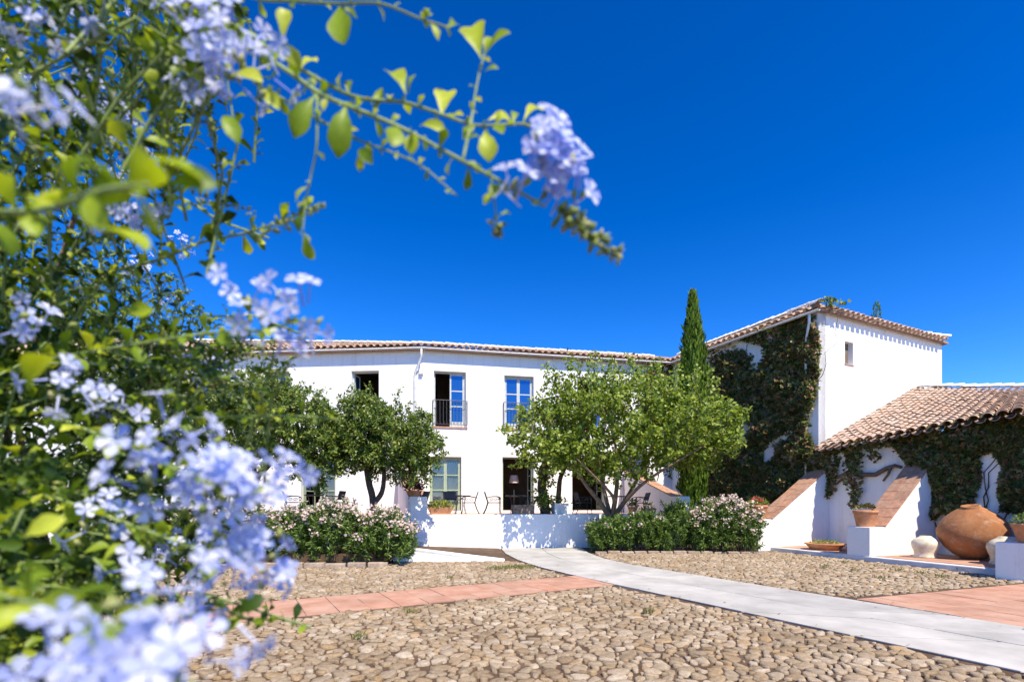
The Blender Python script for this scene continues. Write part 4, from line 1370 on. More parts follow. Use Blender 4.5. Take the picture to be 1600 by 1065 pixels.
# cypresses
def cypress(name, Y, prof, u_axis, label, n, base_z=0.0):
    """prof: list of (v, half width px)"""
    bx = P(u_axis, 790, Y); r = empty(name, (bx.x,bx.y,base_z), label, 'tree')
    vtop, vbot = prof[0][0], prof[-1][0]
    vv = rng.uniform(0,1,n)**.85*(vbot-vtop)+vtop
    hw = np.interp(vv, [p[0] for p in prof], [p[1] for p in prof])*Y/F
    a = rng.uniform(0,2*math.pi,n); q = np.sqrt(rng.uniform(.35,1,n))
    fl = 1+.18*np.sin(a*5+vv*.05)+.14*np.sin(a*9-vv*.11)+.10*np.sin(a*3+vv*.23)
    z = CH+(HZ-vv)/F*Y
    pos = np.column_stack([bx.x+np.cos(a)*hw*q*fl, Y+np.sin(a)*hw*q*fl, z])
    ax = np.column_stack([np.cos(a)*.28, np.sin(a)*.28, np.ones(n)]) + rng.normal(size=(n,3))*.20
    A,Bx,C = frames(ax, None)
    C = unit(np.column_stack([np.cos(a),np.sin(a),np.zeros(n)])+rng.normal(size=(n,3))*.4); A = unit(np.cross(Bx,C)); C = np.cross(A,Bx)
    ln = rng.uniform(.14,.40,n)
    V,Fq = scatter(LANCE_V, LEAF2_F, pos, A,Bx,C, ln*.30, ln, ln)
    tag(np_mesh('crown', V, Fq, M['cypress'], r), kind='stuff')
    zt_ = CH+(HZ-vtop)/F*Y
    MB().tube([(bx.x,Y,base_z),(bx.x,Y,base_z+(zt_-base_z)*.5),(bx.x,Y,zt_-.5)], [.17,.10,.02], 7).build('trunk', M['bark'], r, True)
    return r
cypress('cypress_tree', 22.6, [(460,.5),(478,4),(505,9),(545,14.5),(585,18),(640,20),(700,20),(760,18),(800,15),(815,8)], 1083, 'tall narrow cypress standing in the corner between the two houses', 15000)
cypress('cypress_tree', 46.0, [(474,1),(482,4.5),(500,6),(560,7),(760,8)], 1370, 'distant cypress tip showing above the roof of the taller wing', 2200)

# ------------------------------------------------------------------ hedges of oleander
def hedge(name, label, polys, Y0, Y1, top, n_shoot, fl_frac, x_rng, group, base_z=.02, kerb=None, leafl=(.10,.17), flower_bias=None, fls=1.0):
    x0, x1 = x_rng
    r = empty(name, ((x0+x1)/2,(Y0+Y1)/2,0), label, 'hedge', group)
    x = rng.uniform(x0,x1,n_shoot); y = rng.uniform(Y0,Y1,n_shoot); h = np.array([top(a) for a in x])
    e = np.minimum(np.minimum(x-x0, x1-x)/.5,1); ey = np.minimum(np.minimum(y-Y0,Y1-y)/.35,1)
    hh = h*(.62+.38*np.sqrt(np.clip(e,0,1)))*(.72+.28*np.sqrt(np.clip(ey,0,1)))
    z = base_z + hh*rng.uniform(.06,1,n_shoot)**.62
    p = np.column_stack([x,y,np.maximum(z-.25,base_z-.02)])
    cx_ = np.column_stack([x-(x0+x1)/2, (y-(Y0+Y1)/2)*1.4, np.zeros(n_shoot)])
    d = unit(np.column_stack([np.clip((x-(x0+x1)/2)/((x1-x0)/2),-1,1)**5*.8+rng.normal(size=n_shoot)*.28, (y-(Y0+Y1)/2)/(Y1-Y0)*1.2+rng.normal(size=n_shoot)*.28, np.ones(n_shoot)*.9]))
    ln = rng.uniform(.25,.45,n_shoot)
    per = 28
    t = rng.uniform(.1,1,(n_shoot,per)); pos = p[:,None]+d[:,None]*(ln[:,None]*t)[:,:,None]
    ax = d[:,None]*.6+rng.normal(size=pos.shape)*.65
    pos = pos.reshape(-1,3); ax = ax.reshape(-1,3)
    A,Bx,C = frames(ax,(.3,-.6,.9),.8); L = rng.uniform(*leafl,len(pos))
    V,Fq = scatter(LANCE_V, LEAF2_F, pos, A,Bx,C, L*.26, L, L)
    tag(np_mesh('foliage', V, Fq, M['leaf_oleander'], r), kind='stuff')
    # flower heads at shoot tips near the surface
    tip = p+d*(ln[:,None]+.03)
    outer = (z-base_z)/hh
    prob = np.clip((outer-.45)*1.6,0,1)*fl_frac*np.where(y < (Y0+Y1)/2+.2,1,.8)
    if flower_bias is not None: prob = prob*np.array([flower_bias(a,b_) for a,b_ in zip(x,z)])
    sel = np.where(rng.uniform(size=n_shoot) < prob)[0]
    fp = np.repeat(tip[sel],10,0)+rng.normal(size=(len(sel)*10,3))*.06
    n = len(fp)
    if n:
        A,Bx,C = frames(rng.normal(size=(n,3)),(0,-.8,.9),.6); L = rng.uniform(.05,.085,n)*fls
        pet = [(0,0,0),(-.5,.35,.08),(-.25,.95,.0),(.25,.95,.0),(.5,.35,.08)]
        pv = []; pf_ = []
        for k in range(5):
            an = 2*math.pi*k/5; c_, s_ = math.cos(an), math.sin(an); b0 = len(pv)
            for q in ((0,0,0),(-.30,.45,.10),(0,1,.05),(.30,.45,.10)):
                pv.append((q[0]*c_-q[1]*s_, q[0]*s_+q[1]*c_, q[2]))
            pf_.append((b0,b0+3,b0+2,b0+1))
        V,Fq = scatter(pv, pf_, fp, A,Bx,C, L*.62)
        tag(np_mesh('flower_heads', V, Fq, M['petal_pink'], r), kind='stuff')
    st = MB()
    for i in range(0,n_shoot,14):
        st.tube([(p[i][0]*.97+((x0+x1)/2)*.03, p[i][1], base_z), (p[i][0],p[i][1],max(base_z+.1,p[i][2]))], [.016,.009], 4, False)
    tag(st.build('stems', M['bark'], r), kind='stuff')
    return r
def top_left(x): return 1.42+.12*math.sin(x*2.1)+.10*math.sin(x*5+1)
hedge('oleander_hedge', 'long oleander hedge covered in pale pink flowers left of the path', None, 13.5,14.85, top_left, 2300, .75, (-11.5,-3.0), None, .15,
      flower_bias=lambda x,z: 1.0 if z > .75 else .5)
def top_r(x): return 1.25+.10*math.sin(x*3)+.07*math.sin(x*7) + (.55 if 5.6 < x < 6.25 else 0)
hedge('oleander_hedge', 'dark green oleander hedge with few flowers around the spreading tree', None, 17.35,18.5, top_r, 1000, .08, (2.95,6.7), None, .05)
def top_r2(x): return 1.82-.10*abs(x-7.7)+.08*math.sin(x*6)
hedge('oleander_bush', 'rounded oleander bush full of pale pink flowers beside the far buttress', None, 17.0,18.5, top_r2, 800, .85, (6.5,8.55), None, .05, flower_bias=lambda x,z: 1.0 if x > 6.9 else .5)

# kerb stones along the hedge beds
def kerb_line(name, a, b, n, label, h=.2):
    r = empty(name, (a[0],a[1],0), label, 'kerb')
    a, b = Vector(a), Vector(b); d = (b-a)/n; ang = math.atan2(d.y,d.x)
    for i in range(n):
        c = a+d*(i+.5); L = d.length*.5*rng.uniform(.86,.97); hh = h*rng.uniform(.7,1.15); w2 = rng.uniform(.07,.11)
        Mk = Matrix.Translation((c.x,c.y+rng.normal()*.02,0)) @ Matrix.Rotation(ang+rng.normal()*.05,4,'Z')
        o = MB(Mk).box(-L,L,-w2,w2,-.05,hh).build('kerb_stone', M['kerb_stone'], r, bevel=.03)
kerb_line('stone_kerb', (-9.5,13.25), (-3.35,13.5), 11, 'brown stone kerb at the foot of the left oleander hedge', .12)
kerb_line('stone_kerb', (2.85,17.2), (8.7,17.0), 13, 'pale stone kerb at the foot of the right oleander hedge', .10)

# ------------------------------------------------------------------ creepers on the walls
def creeper(name, label, plane, polys, holes, dens, lsize, depth=.32, mat='creeper', side=-1):
    """leaves over regions of a wall; stems underneath"""
    o = plane.pt(plane.s(polys[0][0][0]), -.05, 0)
    r = empty(name, (o.x,o.y,0), label, 'creeper')
    allp = []
    for poly, n in zip(polys, dens):
        q = sample_poly(poly, n)
        keep = np.ones(len(q), bool)
        for h in holes: 
            jit = q + rng.normal(size=q.shape)*2.2
            keep &= ~in_poly(jit, h)
        allp.append(q[keep])
    q = np.vstack(allp)
    s_ = np.array([plane.s(u) for u in q[:,0]]); z = np.array([plane.z(u,v) for u,v in q])
    lump = .5+.5*np.sin(s_*2.3+1.3*np.sin(z*1.7))*np.sin(z*2.9+.7*np.sin(s_*3.1))
    y = -(.03+depth*lump*rng.uniform(0,1,len(q))**.7)
    pos = np.array([list(plane.pt(a,b_,c)) for a,b_,c in zip(s_,y,z)])
    outn = np.array([-plane.n.x,-plane.n.y,.25])
    ax = rng.normal(size=pos.shape)*.55+np.array([0,0,-.75])+outn*.35
    A,Bx,C = frames(ax, tuple(outn*1.0+np.array([.25,-.55,.6])), .8)
    L = rng.uniform(*lsize,len(pos))
    # three-lobed leaf
    tv = [(0,0,0),(-.46,.18,.06),(-.52,.55,.02),(-.2,.55,.05),(0,1,-.10),(.2,.55,.05),(.52,.55,.02),(.46,.18,.06)]
    tf = [(0,3,2,1),(0,5,4,3),(0,7,6,5)]
    V,Fq = scatter(tv, tf, pos, A,Bx,C, L)
    tag(np_mesh('foliage', V, Fq, M[mat], r), kind='stuff')
    if len(pos) > 1000:
        for k in range(9):
            i = rng.integers(len(s_)); a_, zz = s_[i], z[i]; pts = []
            top_ = z.max()-.2; zc = max(.2, zz-3.0); x_ = a_
            while zc < min(top_, zz+2.5):
                pts.append(tuple(plane.pt(x_, -.04, zc))); x_ += rng.normal()*.16; zc += rng.uniform(.25,.45)
            if len(pts) > 2: MB().tube(pts, [.022*(1-.7*j/len(pts)) for j in range(len(pts))], 5).build('stem', M['bark'], r, True)
    return r, pos
z6 = lambda x, y: (1030+x/3.55, 460+y/3.55)
polyT = [z6(*p) for p in ((240,330),(330,300),(480,240),(640,185),(850,105),(880,150),(890,260),(898,370),(892,470),(884,560),(850,640),(835,760),(875,840),(890,930),(880,975),(860,1000),(760,1065),(720,1150),(250,1150),(255,800),(265,560))]
holesT = [[z6(*p) for p in h] for h in (
    ((340,330),(370,285),(470,252),(570,285),(580,340),(548,425),(500,380),(520,340),(430,300),(380,320)),
    ((245,345),(305,320),(295,375),(262,415)),
    ((610,205),(665,190),(645,250),(615,262)),
    ((440,640),(480,650),(512,740),(500,815),(440,830)),
    ((575,860),(640,800),(730,755),(745,780),(665,835),(640,905),(600,915)),
    ((690,870),(760,880),(770,940),(700,910)),
    ((838,660),(888,580),(888,810),(832,750)),
    ((470,890),(510,880),(500,930),(475,930)),
    ((868,110),(888,100),(888,150),(874,150)))]
creeper('wall_creeper', 'dark reddish creeper covering the shaded wall of the taller wing', TA, [polyT], [[(sum(q[0] for q in h)/len(h)+(p[0]-sum(q[0] for q in h)/len(h))*1.1, sum(q[1] for q in h)/len(h)+(p[1]-sum(q[1] for q in h)/len(h))*1.1) for p in h] for h in holesT], [13000], (.12,.22), .42)
# a little round the corner and on the roof edge
rr_, _ = creeper('roof_creeper', 'small green creeper sprig on the roof corner of the taller wing', TB, [[(1277,476),(1283,470),(1296,474),(1309,484),(1300,488),(1284,486)]], [], [90], (.10,.17), .4, 'leaf_orange')
for dx in rr_.children: dx.location = Vector((-.1,-.25,.1))
creeper('corner_creeper', 'green creeper on the main house wall behind the cypress', FR, [[(1012,566),(1050,566),(1060,700),(1020,700),(1005,640)]], [], [1500], (.12,.2), .35, 'creeper')
z3 = lambda x, y: (1040+x/2.218, 440+y/2.218)
pa = [[z3(*p) for p in h] for h in (
    ((770,528),(900,500),(1060,470),(1250,440),(1250,560),(1120,590),(1040,600),(940,610),(860,640),(800,570)),
    ((900,600),(1090,590),(1095,680),(1075,760),(1010,790),(960,800),(945,830),(930,720)),
    ((1150,520),(1250,520),(1250,800),(1175,790),(1170,700),(1185,640),(1150,600)),
    ((612,566),(690,555),(692,640),(690,720),(668,790),(650,770),(640,650)),
    ((530,580),(600,570),(612,620),(595,720),(570,755),(545,730),(540,650)),
    ((715,550),(745,548),(757,610),(735,635),(718,600)),
    ((600,560),(800,525),(830,560),(700,575),(620,590)))]
creeper('annexe_creeper', 'reddish green creeper hanging from the annexe eave down to the urn', WP, pa, [], [3600,3000,2100,420,460,60,260], (.09,.17), .40)

# bougainvillea on the far left of the main house
pb_ = [[(150,560),(225,545),(262,560),(262,640),(330,600),(345,680),(150,720)], [(262,600),(340,570),(350,640),(270,650)]]
creeper('wall_vine', 'green flowering vine on the far left of the main house wall', FL, pb_, [], [2200,900], (.10,.2), .6, 'leaf_broad')
rb_, _ = creeper('red_bougainvillea', 'red bougainvillea sprays on the far left house wall', FL, [[(225,600),(250,590),(262,610),(240,625)],[(275,610),(300,610),(300,635),(270,630)],[(340,590),(360,595),(355,615),(338,610)]], [], [60,60,60], (.12,.2), .7, 'petal_red')

#PLUMBAGO#
# ------------------------------------------------------------------ plumbago shrub close to the camera
SHC = Vector((-1.25,1.35,1.35))
shrub = empty('plumbago_shrub', (SHC.x,SHC.y,0), 'large blue flowering plumbago shrub arching over the cobbles', 'shrub')
LF = []       # leaves: pos, axis, normal, length, width
FLW = []      # flowers: pos, dir, size
BUD = []      # buds: pos, dir, length
THIN = MB()   # thin stems
def PX(p):
    return CX+F*p.x/p.y, HZ-F*(p.z-CH)/p.y
def rv(s=1.0): return Vector((random.gauss(0,s), random.gauss(0,s), random.gauss(0,s)))
OLD_SHADED = [False]
def add_leaf(p, ax, L, nrm=None, w=None):
    ax = Vector(ax).normalized()
    n = Vector(nrm) if nrm is not None else Vector((0,-.35,1))+rv(.55)
    LF.append((Vector(p), ax, n, L, (w or random.uniform(.46,.62))*L, OLD_SHADED[0]))
def add_cluster(c, out, n, spread=.022, size=.024, aim=.75, wob=.62):
    out = Vector(out).normalized()
    n = max(2, int(n*.85)); spread *= 1.15
    for i in range(n):
        d = (out*aim+rv(wob)).normalized()
        FLW.append((Vector(c)+rv(spread*.45)+d*spread*.3, d, size*random.uniform(.85,1.12)))
    for i in range(n//2):
        d = (out+rv(.5)).normalized(); BUD.append((Vector(c)+rv(spread*.5), d, random.uniform(.012,.020)))
def smooth(pts, k=4):
    o, _ = limb(pts, 1, 1); return o
def along(pts, s):
    acc = 0
    for a, b in zip(pts[:-1], pts[1:]):
        L = (b-a).length
        if acc+L >= s: return a.lerp(b, (s-acc)/max(L,1e-6)), (b-a).normalized()
        acc += L
    return pts[-1], (pts[-1]-pts[-2]).normalized()
def plen(pts): return sum((b-a).length for a, b in zip(pts[:-1], pts[1:]))
def dress(pts, sp, lmin, lmax, start=.02, side=0):
    """alternate leaves with a pair of small leaflets at each node"""
    L = plen(pts); s = start; k = 0
    while s < L:
        p, t = along(pts, s)
        ph = k*2.4+side
        a = t.cross(Vector((0,0,1)));
        if a.length < .05: a = Vector((1,0,0))
        a.normalize(); b = t.cross(a)
        sd = a*math.cos(ph)+b*math.sin(ph)
        ln = random.uniform(lmin,lmax)*(1-.35*s/L)
        add_leaf(p, t*.55+sd*.9+Vector((0,0,.1))+rv(.2), ln)
        if random.random() < .7: add_leaf(p, t*.5-sd*.7+rv(.35), ln*random.uniform(.35,.55))
        if random.random() < .5: add_leaf(p, t*.4+rv(.6), ln*random.uniform(.3,.5))
        s += sp*random.uniform(.7,1.3); k += 1
def spike(pts, n, blen=(.009,.017)):
    L = plen(pts)
    for i in range(n):
        p, t = along(pts, L*(i+.5)/n)
        d = (t*.65+rv(.6)).normalized()
        BUD.append((p, d, random.uniform(*blen)*(1-.35*i/n)))

def hero(px, d, r, name='branch'):
    """px: list of (u,v) or (u,v,d)"""
    pts = smooth([P(q[0],q[1],q[2] if len(q) > 2 else d) for q in px])
    n = len(pts); rad = [r*(1-.45*i/(n-1)) for i in range(n)]
    MB().tube(pts, rad, 7).build(name, M['stem_plumbago'], shrub, True)
    return pts
dh = .52
b1 = hero([(150,-30,.72),(300,20,.62),(420,92,.55),(497,145,.53),(541,165,.52),(622,198,.51),(723,252,.50),(792,289,.49),(850,322,.485)], dh, .0027)
b2 = hero([(330,20,.66),(396,60,.60),(470,108,.57),(553,151,.56),(630,160,.56),(687,178,.56),(745,196,.56),(816,194,.56),(848,208,.57)], dh, .0022)
b3 = hero([(395,128,.54),(453,161,.54),(549,214,.53),(622,242,.53),(662,262,.53),(715,307,.53)], dh, .0014)
b4 = hero([(330,-30,.6),(400,-2,.58),(461,2,.56),(529,6,.55),(594,6,.54),(658,30,.54),(703,44,.54)], dh, .0018)
b5 = hero([(723,251,.50),(736,190,.52),(745,133,.54),(757,85,.55)], dh, .0016)
b6 = hero([(495,147,.53),(495,226,.53),(485,278,.54),(477,323,.54),(473,363,.54)], dh, .0013)
b7 = hero([(768,280,.49),(773,318,.49),(778,363,.49)], dh, .0011)
b8 = hero([(-40,90,1.0),(60,120,.9),(150,200,.85),(250,290,.8),(300,318,.8),(345,345,.8),(420,372,.8)], dh, .0030)
b9 = hero([(150,430,.9),(250,405,.8),(310,380,.75),(380,365,.7),(440,345,.66),(500,318,.64)], dh, .0022)
b10 = hero([(80,560,.7),(200,540,.62),(330,520,.56),(420,515,.52),(460,500,.5)], dh, .0022)
b11 = hero([(60,640,.75),(180,690,.6),(280,735,.50),(360,770,.44),(400,790,.43)], dh, .0024)
b12 = hero([(40,760,.7),(150,800,.6),(260,840,.55),(340,870,.5),(390,885,.48)], dh, .0022)
b13 = hero([(-120,900,.5),(0,930,.36),(90,950,.28),(190,985,.25)], dh, .0026)
b14 = hero([(120,620,.9),(260,650,.8),(380,650,.74),(470,650,.7),(530,655,.68)], dh, .0020)
b15 = hero([(-60,330,.42),(60,330,.34),(150,300,.28),(230,290,.25)], dh, .0024)
# measured leaves of the long branch: base, tip (px), distance
for (u0,v0,u1,v1,d) in ((442,66,449,8,.54),(531,10,542,88,.55),(529,12,565,30,.55),(634,148,605,88,.55),(638,148,650,108,.55),(690,182,702,140,.56),
        (818,190,852,152,.56),(760,190,812,180,.56),(757,205,766,256,.52),(732,260,728,306,.50),(492,150,452,222,.53),(541,165,524,248,.52),(566,232,560,276,.53),
        (752,92,732,28,.55),(757,88,768,44,.55),(757,88,806,42,.55),(757,112,783,104,.54),(445,66,475,112,.55),(476,330,462,368,.54),(474,362,494,414,.54),
        (513,158,510,120,.55),(545,150,546,118,.56),(650,205,640,244,.51),(622,198,610,240,.51),(848,208,880,204,.57),(700,44,718,34,.54),(672,36,688,66,.54),(664,28,670,14,.54),
        (485,290,455,318,.54),(790,290,760,312,.49),(655,198,700,196,.56),(560,234,580,250,.53),(724,254,752,262,.50),(690,182,712,186,.56),(742,196,720,218,.54),
        (416,104,452,80,.55),(405,140,440,170,.54),(350,180,372,216,.5),(360,120,420,128,.5),(470,108,500,92,.56),(600,155,580,180,.56),(440,345,452,310,.66),(470,335,492,300,.64),
        (380,365,392,405,.7),(310,380,345,350,.75),(330,340,350,380,.8),(400,372,418,395,.8),(345,345,338,300,.8),(770,198,790,215,.56),(800,196,806,168,.56),(772,300,752,322,.49),(776,340,798,332,.49)):
    a, b = P(u0,v0,d), P(u1,v1,d*random.uniform(.96,1.04)); ax = b-a
    L = max(ax.length*.82, .015)
    add_leaf(a, ax, L, Vector((random.uniform(-.5,.5), -1, random.uniform(.0,.9))), random.uniform(.40,.60))
dress(b1, .019, .015,.030, .10); dress(b2, .018, .014,.028, .05); dress(b3, .014, .011,.019); dress(b4, .030, .013,.026, .05); dress(b5, .022, .010,.018, .03)
dress(b8, .016, .016,.034); dress(b9, .018, .016,.032); dress(b6, .03, .012,.020, .06)
for b in (b10,b11,b12,b14): dress(b, .018, .020,.038)
dress(b13, .02, .026,.04); dress(b15, .024, .024,.036)
# nearest, strongly blurred leaves
for (u,v,d) in ((215,265,.27),(245,290,.28),(190,310,.27),(130,325,.30),(40,310,.34),(160,350,.30),(20,840,.40),(60,610,.4),(200,500,.45)):
    for _ in range(1): add_leaf(P(u+random.uniform(-18,18),v+random.uniform(-14,14),d), Vector((random.uniform(.2,1),random.uniform(-.3,.3),random.uniform(-.5,.5))), random.uniform(.026,.038))
# inflorescences: spikes of buds and flower heads
sp1 = smooth([P(868,325,.485),P(900,352,.48),(P(935,378,.48)),P(966,400,.48)]); spike(sp1, 70, (.012,.021)); THIN.tube(sp1, .0009, 4)
spike(b7[8:], 26, (.008,.014)); 
sp2 = smooth([P(400,375,.6),P(440,350,.58),P(480,335,.57),P(508,322,.56)]); spike(sp2, 30); THIN.tube(sp2, .0009, 4)
sp3 = smooth([P(300,305,.75),P(350,320,.72),P(400,335,.7)]); spike(sp3, 26)
for (u,v,d,n,spd) in ((806,312,.485,8,.016),(848,252,.485,11,.014),(874,282,.485,12,.015),(896,316,.485,7,.012),(846,312,.50,6,.016),(838,240,.485,4,.008),
        (345,95,.52,17,.030),(372,85,.5,10,.022),(320,60,.54,10,.025),(300,165,.60,9,.020),(375,130,.52,8,.018),
        (130,150,.95,14,.030),(165,205,.90,12,.028),(150,180,.92,8,.03),(55,215,.32,5,.018),(50,50,.6,6,.02),(120,15,.6,7,.022),
        (215,350,.75,12,.026),(300,690,.9,8,.02),(375,495,.53,9,.022),(455,488,.50,7,.016),(482,500,.5,5,.016),(430,560,.52,5,.016),
        (60,520,.60,9,.026),(90,600,.55,8,.024),(170,640,.7,8,.026),(330,590,1.1,12,.03),(285,600,1.2,12,.032),(305,560,1.15,8,.03),
        (285,720,.44,11,.026),(325,745,.42,13,.028),(365,770,.43,11,.024),(395,760,.42,7,.018),(215,760,.40,6,.02),(350,800,.45,9,.022),(440,735,.46,4,.012),
        (360,855,.50,11,.024),(390,870,.48,11,.024),(340,905,.52,9,.022),(410,890,.47,6,.016),(330,950,.52,5,.016),(265,880,.8,9,.026),(240,850,.9,9,.028),
        (200,985,.29,8,.028),(250,1005,.30,7,.026),(120,1000,.27,7,.028),(180,1040,.27,7,.028),(70,1050,.28,5,.024),(260,1050,.25,8,.02),(300,1020,.3,6,.016),
        (160,830,.62,10,.026),(200,900,.55,8,.024),(140,660,.9,9,.028)):
    c = P(u,v,d)
    if u > 780: add_cluster(c, Vector((.25,-.75,.55)), n, spd, .025, 1.1, .42)
    else: add_cluster(c, Vector((.45,-.55,.45)), n, spd)
for i in range(44):
    u, v = random.uniform(-100,400), random.uniform(380,930)
    if u > 300 and v < 560: continue
    add_cluster(P(u,v,random.uniform(1.1,2.4)), Vector((.4,-.6,.4)), random.randint(6,13), .026)
for i in range(10):
    add_cluster(P(random.uniform(-80,230),random.uniform(0,300),random.uniform(.9,1.7)), Vector((.4,-.6,.4)), random.randint(6,12), .026)
# the body of the shrub: many short leafy shoots
OUTL = [(-320,-260),(300,-260),(425,-120),(425,60),(412,150),(330,205),(265,225),(285,300),(330,380),(345,470),(505,478),(505,560),(480,660),(440,720),(432,800),(432,890),(400,945),(330,985),(318,1180),(-320,1180)]
OLD_SHADED[0] = True
def fill(poly, n, d0, d1, lmin=.024, lmax=.046, nl=(9,17)):
    for u, v in sample_poly(poly, n):
        d = d0*(d1/d0)**random.random()
        tip = P(u,v,d)
        out = ((tip-SHC).normalized()*.5+Vector((.45,-.15,.2))+rv(.45)).normalized()
        L = random.uniform(.14,.34)
        a = tip-out*L; m = tip-out*L*.5+Vector((0,0,.03))+rv(.015)
        pts = smooth([a,m,tip])
        THIN.tube([pts[0],pts[len(pts)//2],pts[-1]], [.0022,.0018,.0011], 4, False)
        k = random.randint(*nl); 
        dress(pts, L/k, lmin, lmax, .01, random.random()*6)
        if random.random() < .25: spike(pts[-4:], 8)
fill([(-250,-150),(230,-150),(255,160),(235,330),(200,420),(-250,420)], 260, .6,2.3, .020,.040)
fill([(200,-120),(400,-120),(395,80),(330,170),(240,200)], 62, .55,1.4, .018,.036)
fill([(-250,380),(300,420),(300,620),(-250,640)], 420, .7,2.7, .020,.042)
fill([(280,490),(460,525),(460,600),(420,690),(280,700)], 60, .7,1.9, .018,.036)
fill([(-250,620),(265,640),(250,940),(-250,1120)], 400, .6,2.7, .020,.042)
fill([(230,650),(390,700),(405,880),(330,940),(220,960)], 85, .8,2.2, .018,.036)
fill([(-250,900),(270,930),(270,1150),(-250,1160)], 120, .45,1.6, .022,.042)
for i in range(860):                                                       # unseen shoots over and behind the camera's left, added to shade the shrub
    p = Vector((random.uniform(-2.2,-.32), random.uniform(-1.3,1.3), random.uniform(2.2,3.3)))
    d_ = (Vector((.4,-.2,.5))+rv(.5)).normalized(); q_ = p-d_*random.uniform(.15,.3)
    bad = False
    for t_ in (p, q_):
        if t_.y > -.1 and (t_.z-.10-CH)/max(t_.y+.08,.05) < 1.08: bad = True
    if bad: continue
    THIN.tube([q_,p], [.002,.001], 4, False); dress([q_,q_.lerp(p,.5),p], .022, .03,.05)
# keep the lens clear and the outline of the shrub as it is seen from the yard
def ok(p, m=0):
    dd = (p-Vector((0,0,CH))).length
    return dd > .16
NH = 0
n_thin = len(LF)
nh = 0
LFk = []
outl = OUTL
hero_n = None
for it in LF:
    if ok(it[0]): LFk.append(it)
LF = LFk
FLW = [f for f in FLW if ok(f[0])]
BUD = [f for f in BUD if ok(f[0])]
def big_first(items, size):
    def key(it):
        p = it[0]; u, v = PX(p) if p.y > .05 else (-999,0)
        if p.y <= .05: return 0
        inside = -40 < u < 1640 and -40 < v < 1105
        return -(size(it)*F/p.y if inside else 0)
    items.sort(key=key)
big_first(LF, lambda t: t[3]); big_first(FLW, lambda t: t[2])
LEAF_ME = []
for k in range(4):
    V = FINE_V.copy(); V[:,2] += .10*(k-1.5)*V[:,1]**2; V[:,0] *= 1+.08*np.sin(V[:,1]*17+k)
    LEAF_ME.append((shared('leaf', V, FINE_F, M['leaf_plumbago']), shared('leaf', V, FINE_F, M['leaf_old_shaded'])))
def axes3(ax, n):
    A = ax.cross(n)
    if A.length < 1e-3: A = ax.cross(Vector((1,0,0.3)))
    A.normalize(); C = A.cross(ax).normalized(); return A, ax, C
for i, (p, ax, n, L, wd, od) in enumerate(LF[:300]):
    A, Bx, C = axes3(ax, n)
    o = link('leaf', LEAF_ME[i%4][int(od)], shrub); unparent_offset(o)
    o.matrix_basis = Matrix(((A.x*wd,Bx.x*L,C.x*L,p.x),(A.y*wd,Bx.y*L,C.y*L,p.y),(A.z*wd,Bx.z*L,C.z*L,p.z),(0,0,0,1)))
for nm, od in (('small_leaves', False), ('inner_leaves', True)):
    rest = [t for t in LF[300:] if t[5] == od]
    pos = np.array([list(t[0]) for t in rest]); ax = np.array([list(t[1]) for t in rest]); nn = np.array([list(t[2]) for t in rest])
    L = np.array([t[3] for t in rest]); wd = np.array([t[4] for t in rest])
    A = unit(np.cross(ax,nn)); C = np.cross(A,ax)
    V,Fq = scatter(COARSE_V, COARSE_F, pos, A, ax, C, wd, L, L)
    tag(np_mesh(nm, V, Fq, M['leaf_old_shaded'] if od else M['leaf_plumbago'], shrub, True), kind='stuff')
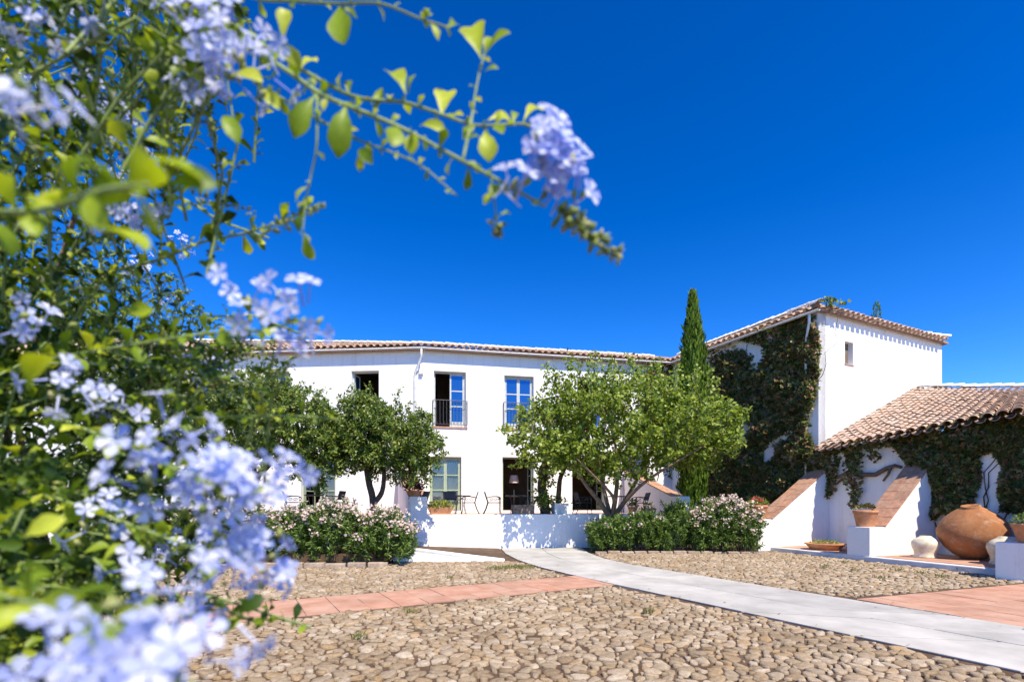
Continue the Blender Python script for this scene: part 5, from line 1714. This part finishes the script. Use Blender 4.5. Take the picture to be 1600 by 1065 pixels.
# flower: slim tube and five petals
fv = []; ff = []
for y, r in ((0,.05),(.95,.035)):
    for k in range(4): fv.append((r*math.cos(k*math.pi/2), y, r*math.sin(k*math.pi/2)))
for k in range(4): ff.append((k,(k+1)%4,4+(k+1)%4,4+k))
for k in range(5):
    an = 2*math.pi*k/5; c_, s_ = math.cos(an), math.sin(an); b0 = len(fv)
    for x, y, z in ((0,.94,.01),(-.10,1.0,.20),(-.185,1.04,.40),(0,1.0,.52),(.185,1.04,.40),(.10,1.0,.20)):
        fv.append((x*c_-z*s_, y, x*s_+z*c_))
    ff += [(b0,b0+1,b0+2,b0+3),(b0,b0+3,b0+4,b0+5)]
fv = np.array(fv); ff = np.array(ff)
FL_ME = shared('flower', fv, ff, M['petal_blue'])
for i, (p, d, s_) in enumerate(FLW[:300]):
    A, Bx, C = axes3(d, rv())
    o = link('flower', FL_ME, shrub); unparent_offset(o)
    o.matrix_basis = Matrix(((A.x*s_,Bx.x*s_,C.x*s_,p.x),(A.y*s_,Bx.y*s_,C.y*s_,p.y),(A.z*s_,Bx.z*s_,C.z*s_,p.z),(0,0,0,1)))
rest = FLW[300:]
pos = np.array([list(t[0]) for t in rest]); ax = np.array([list(t[1]) for t in rest]); s_ = np.array([t[2] for t in rest])
A,Bx,C = frames(ax); V,Fq = scatter(fv, ff, pos, A,Bx,C, s_)
tag(np_mesh('small_flowers', V, Fq, M['petal_blue'], shrub, True), kind='stuff')
bv = [(0,0,0)]+[(.17*math.cos(k*math.pi/2),.6,.17*math.sin(k*math.pi/2)) for k in range(4)]+[(0,1,0)]
bf = [(0,1+(k+1)%4,1+k) for k in range(4)]+[(5,1+k,1+(k+1)%4) for k in range(4)]
pos = np.array([list(t[0]) for t in BUD]); ax = np.array([list(t[1]) for t in BUD]); s_ = np.array([t[2] for t in BUD])
A,Bx,C = frames(ax); V,Fq = scatter(bv, bf, pos, A,Bx,C, s_*1.3, s_, s_*1.3)
tag(np_mesh('buds', V, Fq, M['bud'], shrub, True), kind='stuff')
tag(THIN.build('twigs', M['stem_plumbago'], shrub, True), kind='stuff')
# main canes from the ground
for k in range(9):
    a = Vector((SHC.x+random.gauss(0,.22), SHC.y+random.gauss(0,.2), -.02))
    tip = P(random.uniform(-150,180), random.uniform(100,850), random.uniform(.9,1.7))
    o_, r_ = limb([a, a.lerp(tip,.45)+Vector((-.1,.05,.35)), tip], .014, .004)
    MB().tube(o_, r_, 6).build('cane', M['bark_light'], shrub, True)
